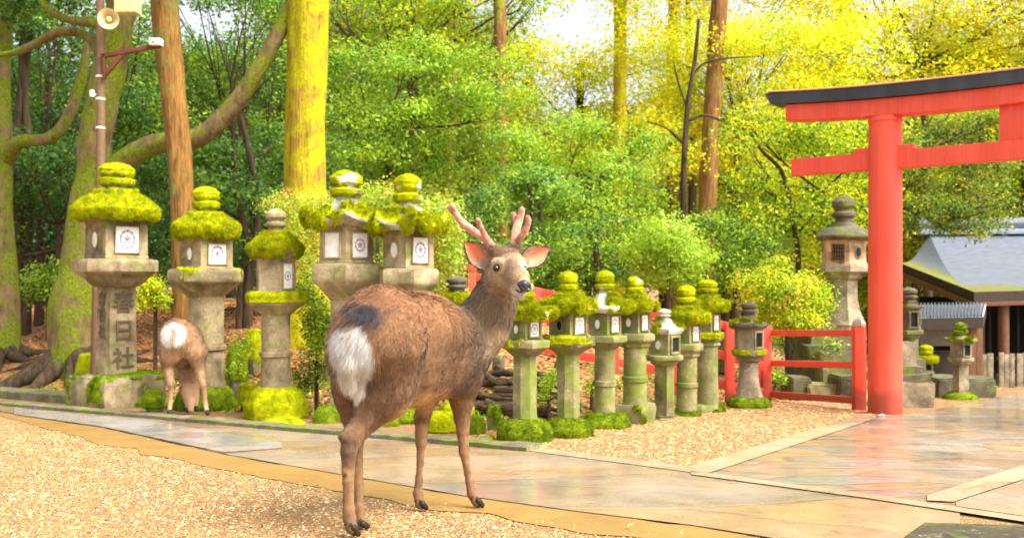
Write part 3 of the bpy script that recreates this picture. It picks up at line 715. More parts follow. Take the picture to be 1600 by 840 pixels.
    if win: window(a, win)
    if side == 'disc': disc(a - step, True)
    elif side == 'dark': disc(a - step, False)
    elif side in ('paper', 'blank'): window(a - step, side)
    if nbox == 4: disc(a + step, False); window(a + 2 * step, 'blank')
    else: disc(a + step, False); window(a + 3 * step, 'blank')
    # roof
    if rm and rm[1] < -.4: wr -= rm[0] * .55
    g = Geo(); hr = z[1] - z[2]; rk = dict(n=nroof, rot=orient(nroof) if nroof else 0)
    top = [(wr, z[2] + .10 * hr + .015, 1), (wr, z[2] + .10 * hr + .04, 1), (wr * (.72 + .1 * dome), z[2] + (.22 + .5 * dome) * hr, .35), (wr * .48, z[2] + (.5 + .35 * dome) * hr, .08), (wf * 1.0, z[1], 0)]
    pr = [(wb * .9, z[2] + .005, 0), (wr * .88, z[2], .9)] + top + [(wf * .5, z[1] + .003, 0)]
    add_loft(g, resamp(pr, 3), lift=curl, amp=.006, nsc=9, seed=seed + 4, soft=.12, **rk)
    rf = g.build('roof', roofm, root)
    if rm: moss_shell(root, rf, [(wr * .93, z[2] + .02, 1)] + [(p[0] * 1.0, p[1], p[2]) for p in top], rm[0], rm[1], seed + 7, mossm, int(16000 * fuzz), lift=curl, soft=.12, fl=.028, droop=droop, **rk)
    # finial
    g = Geo(); hf = z[0] - z[1]
    pr = [(wf * .7, z[1] - .005), (wf * .72, z[1] + .16 * hf), (wf * 1.02, z[1] + .24 * hf), (wf * 1.05, z[1] + .34 * hf), (wf * .7, z[1] + .42 * hf), (wf * .72, z[1] + .47 * hf), (wf * .98, z[1] + .60 * hf), (wf * .98, z[1] + .76 * hf), (wf * .7, z[1] + .90 * hf), (wf * .25, z[1] + .97 * hf), (wf * .08, z[0])]
    add_loft(g, resamp(pr, 3), amp=.004, nsc=14, seed=seed + 5)
    fi = g.build('finial', roofm, root)
    if finm: moss_shell(root, fi, pr[1:], .03 if fm_ is None else fm_ * .16, -.25 if finm is True else finm, seed + 9, mossm, int(2000 * fuzz), fl=.014, nsc=9, M=40)
    return root, post, (wo, z)
DY = lambda py: depth(py)
# the five tall lanterns on the left
G1 = None
L1, L1post, L1m = lantern('tall lantern with rounded moss roof and carved characters on its square post', 182, 11.0, (257, 297, 345, 405, 447, 585, 632), (50, 140, 92, 124, 62, 150), nroof=6, nbox=4, nplat=8, npost=4, rot=49, base='slab', rm=(.075, -.62), fm_=.16, bm=(.035, .1), seed=3, dome=.5, side='disc', finm=-.45, stone=STONE)
L2, _, _ = lantern('round post stone lantern with shaggy moss roof right behind the grazing deer, thick bracket platform', 322, 10.5, (294, 333, 374, 420, 463, 607, 652), (36, 108, 78, 116, 56, 96), nroof=6, nbox=4, nplat=8, npost=0, rot=52, base='mound', rm=(.08, -.6), fm_=.15, bm=(0.030, -.75), pm=(.015, .15), ring=.45, seed=5, dome=.45, finm=-.45, curl=.03)
L3, _, _ = lantern('slim stone lantern with ringed round post and mossy platform, left of the big mossy trunk', 431, 9.4, (325, 362, 402, 460, 492, 608, 650), (32, 88, 62, 94, 46, 96), nroof=6, nbox=6, nplat=6, npost=0, rot=52, base='mound', rm=(.06, -.45), fm_=.1, bm=(0.027, -.75), pm=(.03, -.6), ring=.48, seed=8, dome=.45, side=None, finm=0.0)
L4, _, _ = lantern('stone lantern with wide upturned eaves and two paper windows, above the back of the stag', 542, 9.2, (268, 315, 356, 412, 468, 640, 662), (46, 150, 90, 120, 58, 100), nroof=6, nbox=6, nplat=6, npost=6, rot=38, base='mound', rm=(.05, -.15), fm_=.12, bm=(0.030, -.75), seed=11, dome=.1, curl=.07, roofm=ROOFST, droop=1.0, side='blank', finm=-.2)
L5, _, _ = lantern('stone lantern with pale upturned eaves just left of the antlers of the stag', 638, 9.0, (274, 325, 362, 420, 470, 640, 662), (42, 130, 76, 100, 54, 96), nroof=6, nbox=4, nplat=6, npost=0, rot=46, base='mound', rm=(.05, -.12), fm_=.12, bm=(0.030, -.75), seed=13, dome=.1, curl=.07, roofm=ROOFST, droop=1.0, side='disc', finm=-.2)
# the receding row
lantern('first stone lantern right of the stag, half moss and half white stone roof', 820, DY(688), (438, 470, 497, 530, 555, 658, 690), (26, 94, 52, 80, 40, 84), npost=8, nbox=4, rot=46, rm=(.035, -.1), bm=(0.021, -.75), pm=(.02, -.1), seed=17, stone=STONEG, roofm=ROOFST, fuzz=.7, side='disc')
lantern('stone lantern with full moss cap and dark round opening, second right of stag', 888, DY(681), (426, 459, 489, 526, 553, 656, 684), (26, 90, 58, 84, 38, 76), npost=8, nbox=4, rot=47, rm=(.045, -.5), bm=(0.021, -.75), pm=(.018, -.2), seed=19, stone=STONEG, fuzz=.7, side='dark', finm=-.45)
lantern('stone lantern with white patched roof and ringed round post, third from the stag', 945, DY(667), (425, 458, 488, 523, 545, 647, 671), (26, 78, 50, 70, 33, 78), npost=0, nbox=4, rot=48, rm=(.035, -.1), bm=(0.021, -.75), seed=23, stone=STONEG, roofm=ROOFST, ring=.48, fuzz=.6, side='disc', finm=-.45)
lantern('stone lantern on a square grey block with a wide ringed post, fourth from the stag', 992, DY(660), (433, 462, 486, 520, 543, 630, 664), (24, 72, 46, 62, 37, 70), npost=0, nbox=4, rot=49, base='slab', rm=(.035, -.3), bm=(.02, .1), seed=29, stone=STONEG, roofm=ROOFST, ring=.45, fuzz=.6, side='disc', finm=-.4)
lantern('shortest stone lantern in the row, with an empty dark window', 1038, DY(655), (482, 497, 521, 554, 569, 648, 657), (20, 62, 48, 58, 32, 38), npost=4, nbox=4, nplat=0, rot=50, rm=(.03, 0.0), bm=None, seed=31, stone=STONEG, roofm=ROOFST, fuzz=.5, side='disc', win='open', finm=False, nroof=4)
lantern('stone lantern with drooping mossy roof and petalled platform, just right of the shortest lantern', 1073, DY(649), (447, 478, 504, 536, 558, 643, 651), (26, 72, 42, 52, 32, 44), npost=0, nbox=4, rot=46, rm=(.045, -.5), bm=(0.012, -.75), seed=37, stone=STONEG, ring=.5, fuzz=.5, side=None, finm=-.5)
lantern('stone lantern with mossy roof and mossy platform, last before the low grey roofed lantern', 1106, DY(642), (438, 460, 486, 520, 541, 630, 646), (28, 66, 38, 46, 32, 56), npost=0, nbox=4, rot=47, rm=(.045, -.5), pm=(.03, -.5), bm=(.02, 0), seed=41, stone=STONEG, fuzz=.5, side=None, finm=-.4)
lantern('squat stone lantern with bare grey roof and flaring mossy foot beside the red fence post', 1170, DY(636), (470, 493, 513, 546, 564, 622, 639), (24, 64, 44, 50, 30, 66), npost=0, nbox=6, nplat=0, rot=31, rm=(.02, .35), pm=(.02, -.4), bm=(0.030, -.75), seed=43, stone=STONEW, roofm=STONED, fuzz=.5, side=None, win='open', finm=.3, flare=.55, nroof=6, curl=.02)
lantern('small dark stone lantern with green capped roof half hidden behind the neck of the stag', 714, 9.6, (430, 455, 473, 505, 520, 600, 640), (34, 50, 36, 46, 26, 50), npost=0, nbox=4, rot=25, rm=(.04, -.8), bm=None, seed=47, stone=STONED, fuzz=.4, finm=False)
# big lantern behind the fence
LB, _, _ = lantern('large bare stone lantern with pinkish light box and lattice window behind the red fence', 1318, 13.2, (305, 348, 376, 413, 437, 505, 600), (36, 84, 66, 76, 44, 84), nroof=0, nbox=6, nplat=6, npost=6, rot=-34, base='slab', rm=None, bm=None, seed=53, stone=STONEW, roofm=STONED, boxstone=STONEP, win='lattice', side=None, finm=False, flare=.5, dome=.8)
lantern('small pale stone lantern with green finial standing near the hut right of the torii', 1501, 12.2, (505, 524, 534, 558, 569, 614, 632), (18, 52, 32, 42, 24, 54), nroof=6, nbox=6, npost=4, rot=10, rm=(.02, .2), bm=(0.012, -.75), seed=59, stone=STONEW, roofm=STONEG, win='open', side=None, fuzz=.3, finm=-.4, mossm=MOSSG)
lantern('grey stone lantern on stepped blocks half hidden behind the torii post', 1421, 11.4, (448, 470, 482, 515, 528, 560, 580), (24, 46, 34, 44, 26, 50), nroof=6, nbox=6, npost=0, rot=0, base='slab', rm=(.01, .4), bm=None, seed=61, stone=STONED, win='open', side=None, fuzz=.2, finm=False)
lantern('tiny moss capped lantern between the stepped blocks and the hut', 1447, 13.0, (540, 554, 566, 580, 588, 605, 612), (18, 34, 20, 26, 14, 26), nroof=0, nbox=4, npost=0, rot=0, rm=(.03, -.9), bm=None, seed=67, stone=STONEW, win='open', side=None, fuzz=.2, finm=-.45)
# carved characters on the post of the tall lantern
try:
    def carve(txt, th, xo, size, y0, y1):
        wo_, zz = L1m; g = Geo(); dep = wo_ * .717
        for i, ch in enumerate(txt):
            c = bpy.data.curves.new('t', 'FONT'); c.body = ch; c.size = size; c.align_x = 'CENTER'; c.align_y = 'CENTER'; c.extrude = .003; c.offset = .003
            o = bpy.data.objects.new('t', c); COL.objects.link(o); bpy.context.view_layer.update()
            dg = bpy.context.evaluated_depsgraph_get(); me = o.evaluated_get(dg).to_mesh(); bm = bmesh.new(); bm.from_mesh(me)
            zc = H + (HY - (y0 + (y1 - y0) * (i + .5) / len(txt))) * 11.0 / F - L1.location.z
            d = Vector((math.sin(th), -math.cos(th), 0)); r_ = Vector((math.cos(th), math.sin(th), 0)); cc = d * dep + r_ * xo; cc.z = zc
            Mx = Matrix(((r_.x, 0, d.x, cc.x), (r_.y, 0, d.y, cc.y), (r_.z, 1, d.z, cc.z), (0, 0, 0, 1)))
            bmesh.ops.transform(bm, matrix=Mx, verts=bm.verts); 
            if len(bm.verts): add_bm(g, bm)
            o.evaluated_get(dg).to_mesh_clear(); bpy.data.objects.remove(o); bpy.data.curves.remove(c)
        if g.v: g.build('inscription', ENGR, L1post, smooth=False)
    carve('春日社', R(49), .0, .26, 452, 582)
    carve('春日社', R(49) - math.pi / 2, 0, .17, 456, 530)
except Exception as e: print('carve', e)
# ---------------------------------------------------------------- animals: one continuous surface from blended tapered limbs
def sdf_mesh(prims, vox=.006, k=.03, pad=.05, nz=.0):
    lo = np.min([np.minimum(p[0] - p[2], p[1] - p[3]) for p in prims], 0) - pad
    hi = np.max([np.maximum(p[0] + p[2], p[1] + p[3]) for p in prims], 0) + pad
    N = np.ceil((hi - lo) / vox).astype(int) + 1
    Fd = np.full(N, 1.0, np.float32)
    for p in prims:
        a, b, ra, rb = p[:4]; o = p[4] if len(p) > 4 else {}
        kk = o.get('k', k); m = max(ra, rb) + kk + vox * 2
        l = np.clip(np.floor((np.minimum(a, b) - m - lo) / vox).astype(int), 0, N); h = np.clip(np.ceil((np.maximum(a, b) + m - lo) / vox).astype(int) + 1, 0, N)
        gx, gy, gz_ = [lo[i] + vox * np.arange(l[i], h[i], dtype=np.float32) for i in range(3)]
        q = np.stack(np.meshgrid(gx, gy, gz_, indexing='ij'), -1)
        ba = b - a; L2 = max(float(ba @ ba), 1e-9)
        t = np.clip(((q - a) @ ba) / L2, 0, 1); e = q - a - t[..., None] * ba
        if 'sq' in o:                       # flatten along a direction
            nrm, f = o['sq']; nrm = np.array(nrm) / np.linalg.norm(nrm); e = e + ((f - 1) * (e @ nrm))[..., None] * nrm
        d = np.sqrt((e ** 2).sum(-1)) - (ra + (rb - ra) * t)
        s = (slice(l[0], h[0]), slice(l[1], h[1]), slice(l[2], h[2])); c = Fd[s]
        if o.get('cut'):
            hh = np.maximum(kk - np.abs(-d - c), 0) / kk; Fd[s] = np.maximum(c, -d) + hh * hh * kk / 4
        else:
            hh = np.maximum(kk - np.abs(d - c), 0) / kk; Fd[s] = np.minimum(c, d) - hh * hh * kk / 4
    ins = Fd < 0
    n0 = [n - 1 for n in N]
    cnt = np.zeros(n0, int)
    for dx in (0, 1):
        for dy in (0, 1):
            for dz in (0, 1): cnt += ins[dx:dx + n0[0], dy:dy + n0[1], dz:dz + n0[2]]
    act = np.argwhere((cnt > 0) & (cnt < 8)); idx = np.full(n0, -1); idx[tuple(act.T)] = np.arange(len(act))
    C = np.array([(x, y, z) for x in (0, 1) for y in (0, 1) for z in (0, 1)])
    val = np.stack([Fd[tuple((act + c).T)] for c in C], 1)
    acc = np.zeros((len(act), 3)); cn = np.zeros(len(act))
    for i in range(8):
        for j in range(i + 1, 8):
            if np.abs(C[i] - C[j]).sum() != 1: continue
            m = (val[:, i] < 0) != (val[:, j] < 0); t = np.where(m, val[:, i] / (val[:, i] - val[:, j] + 1e-12), 0)[:, None]
            acc += np.where(m[:, None], C[i] + (C[j] - C[i]) * t, 0); cn += m
    V = lo + vox * (act + acc / cn[:, None]); Fc = []
    for ax in range(3):
        u, w_ = [(1, 2), (2, 0), (0, 1)][ax]
        sa = [slice(None)] * 3; sb = [slice(None)] * 3; sa[ax] = slice(0, -1); sb[ax] = slice(1, None)
        e = np.argwhere(ins[tuple(sa)] != ins[tuple(sb)])
        e = e[(e[:, u] > 0) & (e[:, w_] > 0) & (e[:, u] < n0[u]) & (e[:, w_] < n0[w_])]
        A = ins[tuple(e.T)]
        def id_(du, dw): q = e.copy(); q[:, u] -= du; q[:, w_] -= dw; return idx[tuple(q.T)]
        f = np.stack([id_(0, 0), id_(1, 0), id_(1, 1), id_(0, 1)], 1)
        f[~A] = f[~A][:, ::-1]; Fc.append(f)
    Fc = np.concatenate(Fc); Fc = Fc[(Fc >= 0).all(1)]
    # relax slightly
    for _ in range(3):
        s = np.zeros_like(V); c = np.zeros(len(V))
        for i in range(4):
            a, b = Fc[:, i], Fc[:, (i + 1) % 4]
            np.add.at(s, a, V[b]); np.add.at(c, a, 1)
        V = V * .5 + .5 * s / np.maximum(c, 1)[:, None]
    return V, Fc
def vnormals(V, Fc):
    n = np.cross(V[Fc[:, 2]] - V[Fc[:, 0]], V[Fc[:, 3]] - V[Fc[:, 1]]); N = np.zeros_like(V)
    for i in range(4): np.add.at(N, Fc[:, i], n)
    return N / (np.linalg.norm(N, axis=1)[:, None] + 1e-12)
def cap(a, b, ra, rb, **o): 
    """a, b = (px, py, Y); radii in photo pixels at that depth"""
    return (P(*a), P(*b), ra * a[2] / F, rb * b[2] / F, o)
def sph(a, r, **o): return cap(a, (a[0] + .01, a[1], a[2]), r, r, **o)
def lc(r, g_, b): return np.array(lin(r, g_, b)[:3])
def paint(p, base, spots):
    """spots: (center, radii or r, colour, softness)"""
    c = np.tile(base, (len(p), 1))
    for cen, r, col, so in spots:
        d = np.linalg.norm((p - cen) / r, axis=1) + vn(p, 30, 3, 2) * .10
        f = 1 - sstep(1 - so, 1 + so, d); c = c * (1 - f[:, None]) + col * f[:, None]
    return c
def ear_mesh(g, base, tip, width, facing, col_in, col_out, bend=.35, pad=.0):
    base, tip = np.array(base), np.array(tip); ax = tip - base; L = np.linalg.norm(ax); ax /= L
    f = np.array(facing, float); f -= ax * (f @ ax); f /= np.linalg.norm(f); sd_ = np.cross(ax, f)
    nu, nv_ = 18, 13; fr = []; bk = []
    for i in range(nu):
        u = i / (nu - 1); wd = width * (math.sin(math.pi * (u * .94 + .06) ** .74) ** 1.0) * .56 if u < 1 else .0
        wd = max(wd, width * (.34 * (1 - u) ** 2))
        for j in range(nv_):
            v = -1 + 2 * j / (nv_ - 1)
            cupd = (v * v) * wd * .75 * (1 - u * .45)
            p = base + ax * (u * L) + sd_ * (v * wd * .96) + f * (cupd - .010 - .016 * math.sin(u * 3.1) * (1 - v * v))
            fr.append(p); bk.append(p - f * .006)
    fr, bk = np.array(fr), np.array(bk); fc = grid_faces(nu, nv_, False)
    jj = np.tile(np.abs(np.linspace(-1, 1, nv_)), nu)[:, None]; uu = np.repeat(np.linspace(0, 1, nu), nv_)[:, None]
    e = sstep(.72, .95, jj) + sstep(.88, 1, uu); e = np.clip(e, 0, 1)
    nzz = vn(fr, 60, 3, 2)[:, None] * .12
    ci = col_in * (1 + nzz) * (1 - e) + col_out * .55 * e
    g.add(fr, fc, 0, ci); g.add(bk, fc[:, ::-1], 0, col_out * np.ones_like(bk))
    # rim
    rim = [i * nv_ for i in range(nu)] + [(nu - 1) * nv_ + j for j in range(1, nv_)] + [i * nv_ + nv_ - 1 for i in range(nu - 2, -1, -1)]
    o0 = g.n - 2 * len(fr); r = np.array(rim); q = np.stack([r[:-1] + o0, r[1:] + o0, r[1:] + o0 + len(fr), r[:-1] + o0 + len(fr)], 1)
    g.f.append((q, 0))
    return fr, fc, f, ax, sd_

def build_deer(name, label, prims, col, flow, lenf, nh, loc, vox, k, ears=(), wd=.0021, cat='deer', nearw=True):
    root = empty(name, loc, label, cat); ro = np.array(loc)
    V, Fc = sdf_mesh(prims, vox, k); N = vnormals(V, Fc)
    if np.mean((N * (V - V.mean(0))).sum(1)) < 0: Fc = Fc[:, ::-1]; N = -N
    g = Geo(); g.add(V, Fc, 0, col(V) * .9, N)
    hair = Geo()
    for e in ears:
        fr, fc, f, ax, sd_ = ear_mesh(g, *e)
        p, nn, _ = sample(fr, fc, int(2200 * min(1, nh / 60000)))
        vv = ((p - e[0]) @ sd_) / (e[2] * .5); u = ((p - e[0]) @ ax) / np.linalg.norm(np.array(e[1]) - e[0])
        nn = np.where((nn @ f)[:, None] < 0, -nn, nn)
        edge = (np.abs(vv) > .55) | (u < .3)
        c = np.where(edge[:, None], np.array(lin(225, 195, 165)[:3]), e[4]); 
        m = RNG.random(len(p)) < np.where(edge, 1, .12)
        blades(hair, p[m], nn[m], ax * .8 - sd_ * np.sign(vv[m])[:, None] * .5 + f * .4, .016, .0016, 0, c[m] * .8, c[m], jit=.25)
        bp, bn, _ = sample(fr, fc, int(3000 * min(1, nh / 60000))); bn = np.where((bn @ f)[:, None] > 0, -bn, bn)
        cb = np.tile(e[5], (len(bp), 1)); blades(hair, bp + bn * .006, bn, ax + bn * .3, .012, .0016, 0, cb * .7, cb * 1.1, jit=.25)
    body = g.build('body', FUR, root, color=True, off=ro)
    cp = np.array([0, 0, H])
    def wt(c): return lenf(c)[1] * (1.0 if not nearw else np.where(((c - cp) * 1).sum(1) > 0, 1, 1))
    p, nn, _ = sample(V, Fc, nh, wt)
    if np.mean((nn * (p - V.mean(0))).sum(1)) < 0: nn = -nn
    L, dens, up = lenf(p); d = flow(p); d = d - nn * (d * nn).sum(1)[:, None]; d /= np.linalg.norm(d, axis=1)[:, None] + 1e-9
    # clumping of the coat
    clump = np.stack([vn(p, 60, 60 + i, 2) for i in range(3)], 1) * .3
    dd = d + clump + nn * up[:, None]
    c = col(p); rnd = RNG.uniform(.6, 1.4, (nh, 1)) * (1 + .26 * vn(p, 120, 8, 2)[:, None] + .1 * vn(p, 30, 9, 2)[:, None])
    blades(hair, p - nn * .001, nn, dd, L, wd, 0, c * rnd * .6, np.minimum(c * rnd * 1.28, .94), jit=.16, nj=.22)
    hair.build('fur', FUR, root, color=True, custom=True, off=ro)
    return root, V, N

# ---- the stag
yr = 4.0
dax = np.array([.56, .83, 0.])             # body axis, tail to chest
lat = np.array([.83, -.56, 0.])            # towards its right side
SQ = dict(sq=(lat, 1.12))
hd = np.array([.095, -.13, -.10]); hd /= np.linalg.norm(hd)      # where the muzzle points
prims = [
 cap((596, 518, 4.05), (580, 530, 4.0), 68, 62), cap((572, 545, 3.97), (560, 575, 3.98), 57, 40),
 cap((600, 514, 4.05), (660, 528, 4.22), 64, 64), cap((660, 528, 4.22), (710, 532, 4.46), 63, 50),
 cap((640, 574, 4.14), (683, 566, 4.33), 61, 53, sq=(lat, 1.08)), cap((690, 560, 4.33), (727, 545, 4.5), 54, 38),
 # neck and chest
 cap((732, 522, 4.5), (755, 508, 4.5), 42, 35), cap((755, 508, 4.5), (769, 476, 4.47), 35, 30), cap((770, 476, 4.47), (780, 440, 4.42), 31.5, 27),
 cap((747, 530, 4.52), (735, 552, 4.5), 28, 28),
 # right hind leg
 cap((612, 545, 3.92), (611, 605, 3.94), 52, 33), cap((611, 605, 3.94), (604, 622, 3.93), 31, 28), cap((604, 618, 3.93), (578, 652, 3.89), 28, 19), cap((578, 652, 3.89), (552, 687, 3.84), 19, 12.5, k=.015),
 cap((586, 600, 3.92), (560, 655, 3.87), 30, 9, k=.03), cap((556, 660, 3.86), (536, 682, 3.81), 8, 7, k=.02),
 cap((548, 688, 3.83), (545, 704, 3.82), 14, 12.5, k=.012), cap((545, 704, 3.82), (544, 735, 3.82), 12.5, 9.5, k=.01), cap((544, 735, 3.82), (545, 795, 3.825), 9.5, 8.5, k=.01),
 cap((545, 795, 3.825), (546, 808, 3.825), 9.5, 10.5, k=.01), cap((546, 808, 3.825), (549, 824, 3.81), 9, 9.5, k=.01),
 # left hind leg
 cap((552, 560, 4.05), (553, 612, 4.07), 37, 28), cap((553, 612, 4.07), (552, 650, 4.04), 26, 18), cap((552, 650, 4.04), (556, 690, 4.0), 17, 12, k=.015),
 cap((556, 690, 4.0), (559, 735, 3.98), 11.5, 8, k=.01), cap((559, 735, 3.98), (561, 790, 3.975), 8, 7.5, k=.01), cap((561, 790, 3.975), (563, 818, 3.965), 8.5, 8, k=.01),
 # right front leg
 cap((718, 545, 4.44), (724, 590, 4.45), 40, 23), cap((726, 590, 4.45), (722, 625, 4.46), 24, 17.5), cap((722, 625, 4.46), (723, 672, 4.47), 17, 10, k=.02), cap((723, 672, 4.47), (725, 706, 4.47), 9.0, 8.1, k=.01),
 cap((725, 706, 4.47), (733, 752, 4.475), 6.8, 5.0, k=.01), cap((733, 752, 4.475), (737, 770, 4.475), 5.9, 7.4, k=.01), cap((738, 771, 4.475), (744, 783, 4.46), 7.5, 7.5, k=.01),
 # left front leg
 cap((688, 575, 4.5), (668, 615, 4.48), 36, 20), cap((668, 615, 4.48), (659, 655, 4.44), 17, 11.5, k=.02), cap((659, 655, 4.44), (658, 692, 4.42), 11, 9, k=.01),
 cap((658, 692, 4.42), (655, 745, 4.42), 6.8, 5.0, k=.01), cap((655, 745, 4.42), (653, 770, 4.41), 5.9, 7.2, k=.01), cap((653, 770, 4.41), (656, 787, 4.395), 7.5, 7.5, k=.01),
 # tail
 cap((556, 505, 3.88), (552, 560, 3.835), 13, 11, k=.02), cap((552, 560, 3.835), (553, 596, 3.85), 10, 4, k=.02),
 # head
 cap((787, 415, 4.40), (798, 416, 4.35), 21.5, 20.5, k=.03), cap((790, 403, 4.38), (797, 402, 4.36), 12, 12, k=.03),
 cap((798, 416, 4.34), (810, 433, 4.27), 21, 14, k=.025), cap((810, 432, 4.27), (819, 446, 4.225), 15, 10.5, k=.02),
 cap((789, 436, 4.37), (806, 452, 4.28), 18.5, 11, k=.03), cap((806, 455, 4.27), (815, 461, 4.235), 8, 6, k=.015),
 sph((777, 434, 4.35), 11, k=.03), sph((817, 430, 4.35), 8, k=.03),
 # brows
 cap((775, 410, 4.315), (783, 409, 4.29), 7, 5.5, k=.012), sph((778, 418, 4.318), 8.5, k=.015), sph((818, 419, 4.322), 7, k=.015), cap((816, 409, 4.375), (822, 411, 4.38), 6, 5, k=.012),
 # pedicles
 cap((780, 396, 4.37), (770, 388, 4.37), 10, 7.5, k=.015), cap((800, 394, 4.38), (807, 385, 4.38), 10, 8, k=.015),
]
# eye sockets and mouth
EYL = P(775, 419, 4.288); EYR = P(821.5, 420, 4.292)
prims += [(EYL + 0, EYL + .001, .012, .012, dict(cut=1, k=.012)), (EYR, EYR + .001, .011, .011, dict(cut=1, k=.012))]
prims += [cap((797, 456, 4.20), (812, 455, 4.19), 2, 2, cut=1, k=.006), cap((800, 457, 4.23), (811, 455.5, 4.20), 2.2, 2.2, cut=1, k=.006)]
cBack, cFlank, cDark = lc(156, 110, 74), lc(136, 102, 72), lc(84, 64, 48)
cBelly, cLeg, cNeck, cFace = lc(232, 178, 118), lc(146, 112, 78), lc(134, 114, 92), lc(178, 148, 114)
def stag_col(p):
    c = paint(p, cFlank, [])
    def mixc(f, col):
        nonlocal c
        f = np.clip(f, 0, 1)[:, None]; c = c * (1 - f) + col * f
    nz = vn(p, 16, 21, 3); nzf = vn(p, 50, 22, 2)
    z = p[:, 2]; s = (p - P(596, 518, 4.05)) @ dax                   # along the body
    la = (p - P(596, 518, 4.05)) @ lat
    mixc(sstep(.50, .68, z + nz * .05) * .85, cBack)
    mixc(sstep(.0, .6, nz + .2) * .3, cDark)
    # darker shoulder, flank below
    d = np.linalg.norm((p - P(735, 560, 4.42)) / np.array([.13, .2, .17]), axis=1); mixc((1 - sstep(.6, 1.25, d + nz * .3)) * .6, cDark)
    d = np.linalg.norm((p - P(590, 620, 3.9)) / np.array([.15, .2, .15]), axis=1); mixc((1 - sstep(.6, 1.2, d + nz * .3)) * .55, cDark)
    # belly
    d = np.linalg.norm((p - P(645, 640, 4.2)) / np.array([.19, .34, .12]), axis=1); mixc(1 - sstep(.7, 1.25, d + nz * .2), cBelly)
    d = np.linalg.norm((p - P(701, 590, 4.38)) / np.array([.018, .2, .07]), axis=1); mixc((1 - sstep(.6, 1.3, d + nz * .2)) * .55, lc(214, 168, 116))
    d = np.linalg.norm((p - P(640, 545, 4.0)) / np.array([.03, .25, .16]), axis=1); mixc((1 - sstep(.5, 1.3, d + nz * .3)) * .5, cDark)  # dark band painting the crease shade between haunch and belly
    d = np.linalg.norm((p - P(716, 472, 4.5)) / np.array([.08, .12, .04]), axis=1); mixc((1 - sstep(.5, 1.2, d + nz * .3)) * .75, lc(84, 72, 64))
    # legs
    mixc(1 - sstep(.15, .26, z + nz * .03), cLeg); mixc((1 - sstep(-.16, -.1, z)) * .5, lc(120, 88, 62))
    for q in (P(540, 690, 3.8), P(545, 712, 3.79)):
        d = np.linalg.norm((p - q) / .055, axis=1); mixc((1 - sstep(.5, 1.2, d + nz * .4)) * .75, lc(96, 74, 58))
    d = np.linalg.norm((p - P(540, 742, 3.80)) / np.array([.03, .04, .035]), axis=1); mixc((1 - sstep(.6, 1.2, d + nz * .3)) * .7, lc(200, 166, 116)); d = np.linalg.norm((p - P(539, 742, 3.80)) / np.array([.012, .04, .014]), axis=1); mixc((1 - sstep(.6, 1.2, d)) * .7, lc(96, 74, 50))
    mixc((1 - sstep(.15, .3, z)) * sstep(.0, .5, nzf + nz * .6) * .35, lc(100, 76, 54))
    # back line
    mixc((1 - sstep(.0, .05, np.abs(la + .02))) * sstep(.62, .72, z) * sstep(.25, .5, s) * .6, lc(92, 78, 66))
    # neck and head
    hn = sstep(-.16, .12, ((p - P(748, 520, 4.5)) @ np.array([.55, -.25, .8])) + nz * .05) * sstep(.25, .5, s); mixc(hn, cNeck)
    mixc(hn * sstep(.1, .6, nzf + nz) * .5, lc(120, 98, 80))
    d = np.linalg.norm((p - P(785, 545, 4.4)) / np.array([.09, .14, .12]), axis=1); mixc((1 - sstep(.5, 1.2, d + nz * .3)) * .7, lc(206, 178, 140))
    hc = P(797, 425, 4.3); d = np.linalg.norm(p - hc, axis=1); mixc(1 - sstep(.10, .15, d + nz * .02), cFace)
    d = np.linalg.norm((p - P(795, 392, 4.36)) / np.array([.08, .08, .035]), axis=1); mixc((1 - sstep(.5, 1.2, d)) * .8, lc(122, 92, 72))
    d = np.linalg.norm((p - P(802, 415, 4.27)) / np.array([.045, .06, .035]), axis=1); mixc((1 - sstep(.5, 1.3, d + nz * .2)) * .8, lc(128, 104, 90))
    for e in (EYL, EYR):
        d = np.linalg.norm((p - e) / .034, axis=1); mixc((1 - sstep(.9, 1.5, d)) * .75, lc(232, 208, 170))
        d = np.linalg.norm((p - e) / .021, axis=1); mixc((1 - sstep(.8, 1.15, d)), lc(50, 38, 32))
    d = np.linalg.norm((p - P(806, 458, 4.22)) / .045, axis=1); mixc((1 - sstep(.6, 1.2, d)) * .7, lc(242, 226, 200))
    d = np.linalg.norm((p - P(806, 456, 4.21)) / np.array([.04, .03, .006]), axis=1); mixc((1 - sstep(.7, 1.2, d)), lc(48, 34, 30))
    # rump: dark border, white patch, tail
    rp = P(557, 548, 3.86); a_ = 1 - sstep(.0, .12, s)
    q = (p - P(580, 492, 3.93)) / np.array([.12, .3, .062]); d = np.linalg.norm(q, axis=1); mixc((1 - sstep(.2, 1.25, d + nz * .7 + nzf * .25)) * (1 - sstep(-.02, .07, s + nz * .03)) * 1., lc(56, 54, 60))
    q = (p - P(553, 546, 3.86)) / np.array([.104, .17, .112]); d = np.linalg.norm(q, axis=1); mixc((1 - sstep(.9, 1.06, d + nz * .15 + nzf * .05)) * (1 - sstep(-.04, .02, s)), lc(250, 246, 236))
    q = (p - P(553, 590, 3.87)) / np.array([.06, .17, .1]); d = np.linalg.norm(q, axis=1); mixc((1 - sstep(.9, 1.1, d + nz * .15)) * (s < 0), lc(246, 232, 208))
    q = (p - P(550, 520, 3.85)) / np.array([.022, .05, .05]); d = np.linalg.norm(q, axis=1); mixc((1 - sstep(.7, 1.1, d)) * .5, lc(196, 168, 130))
    return c
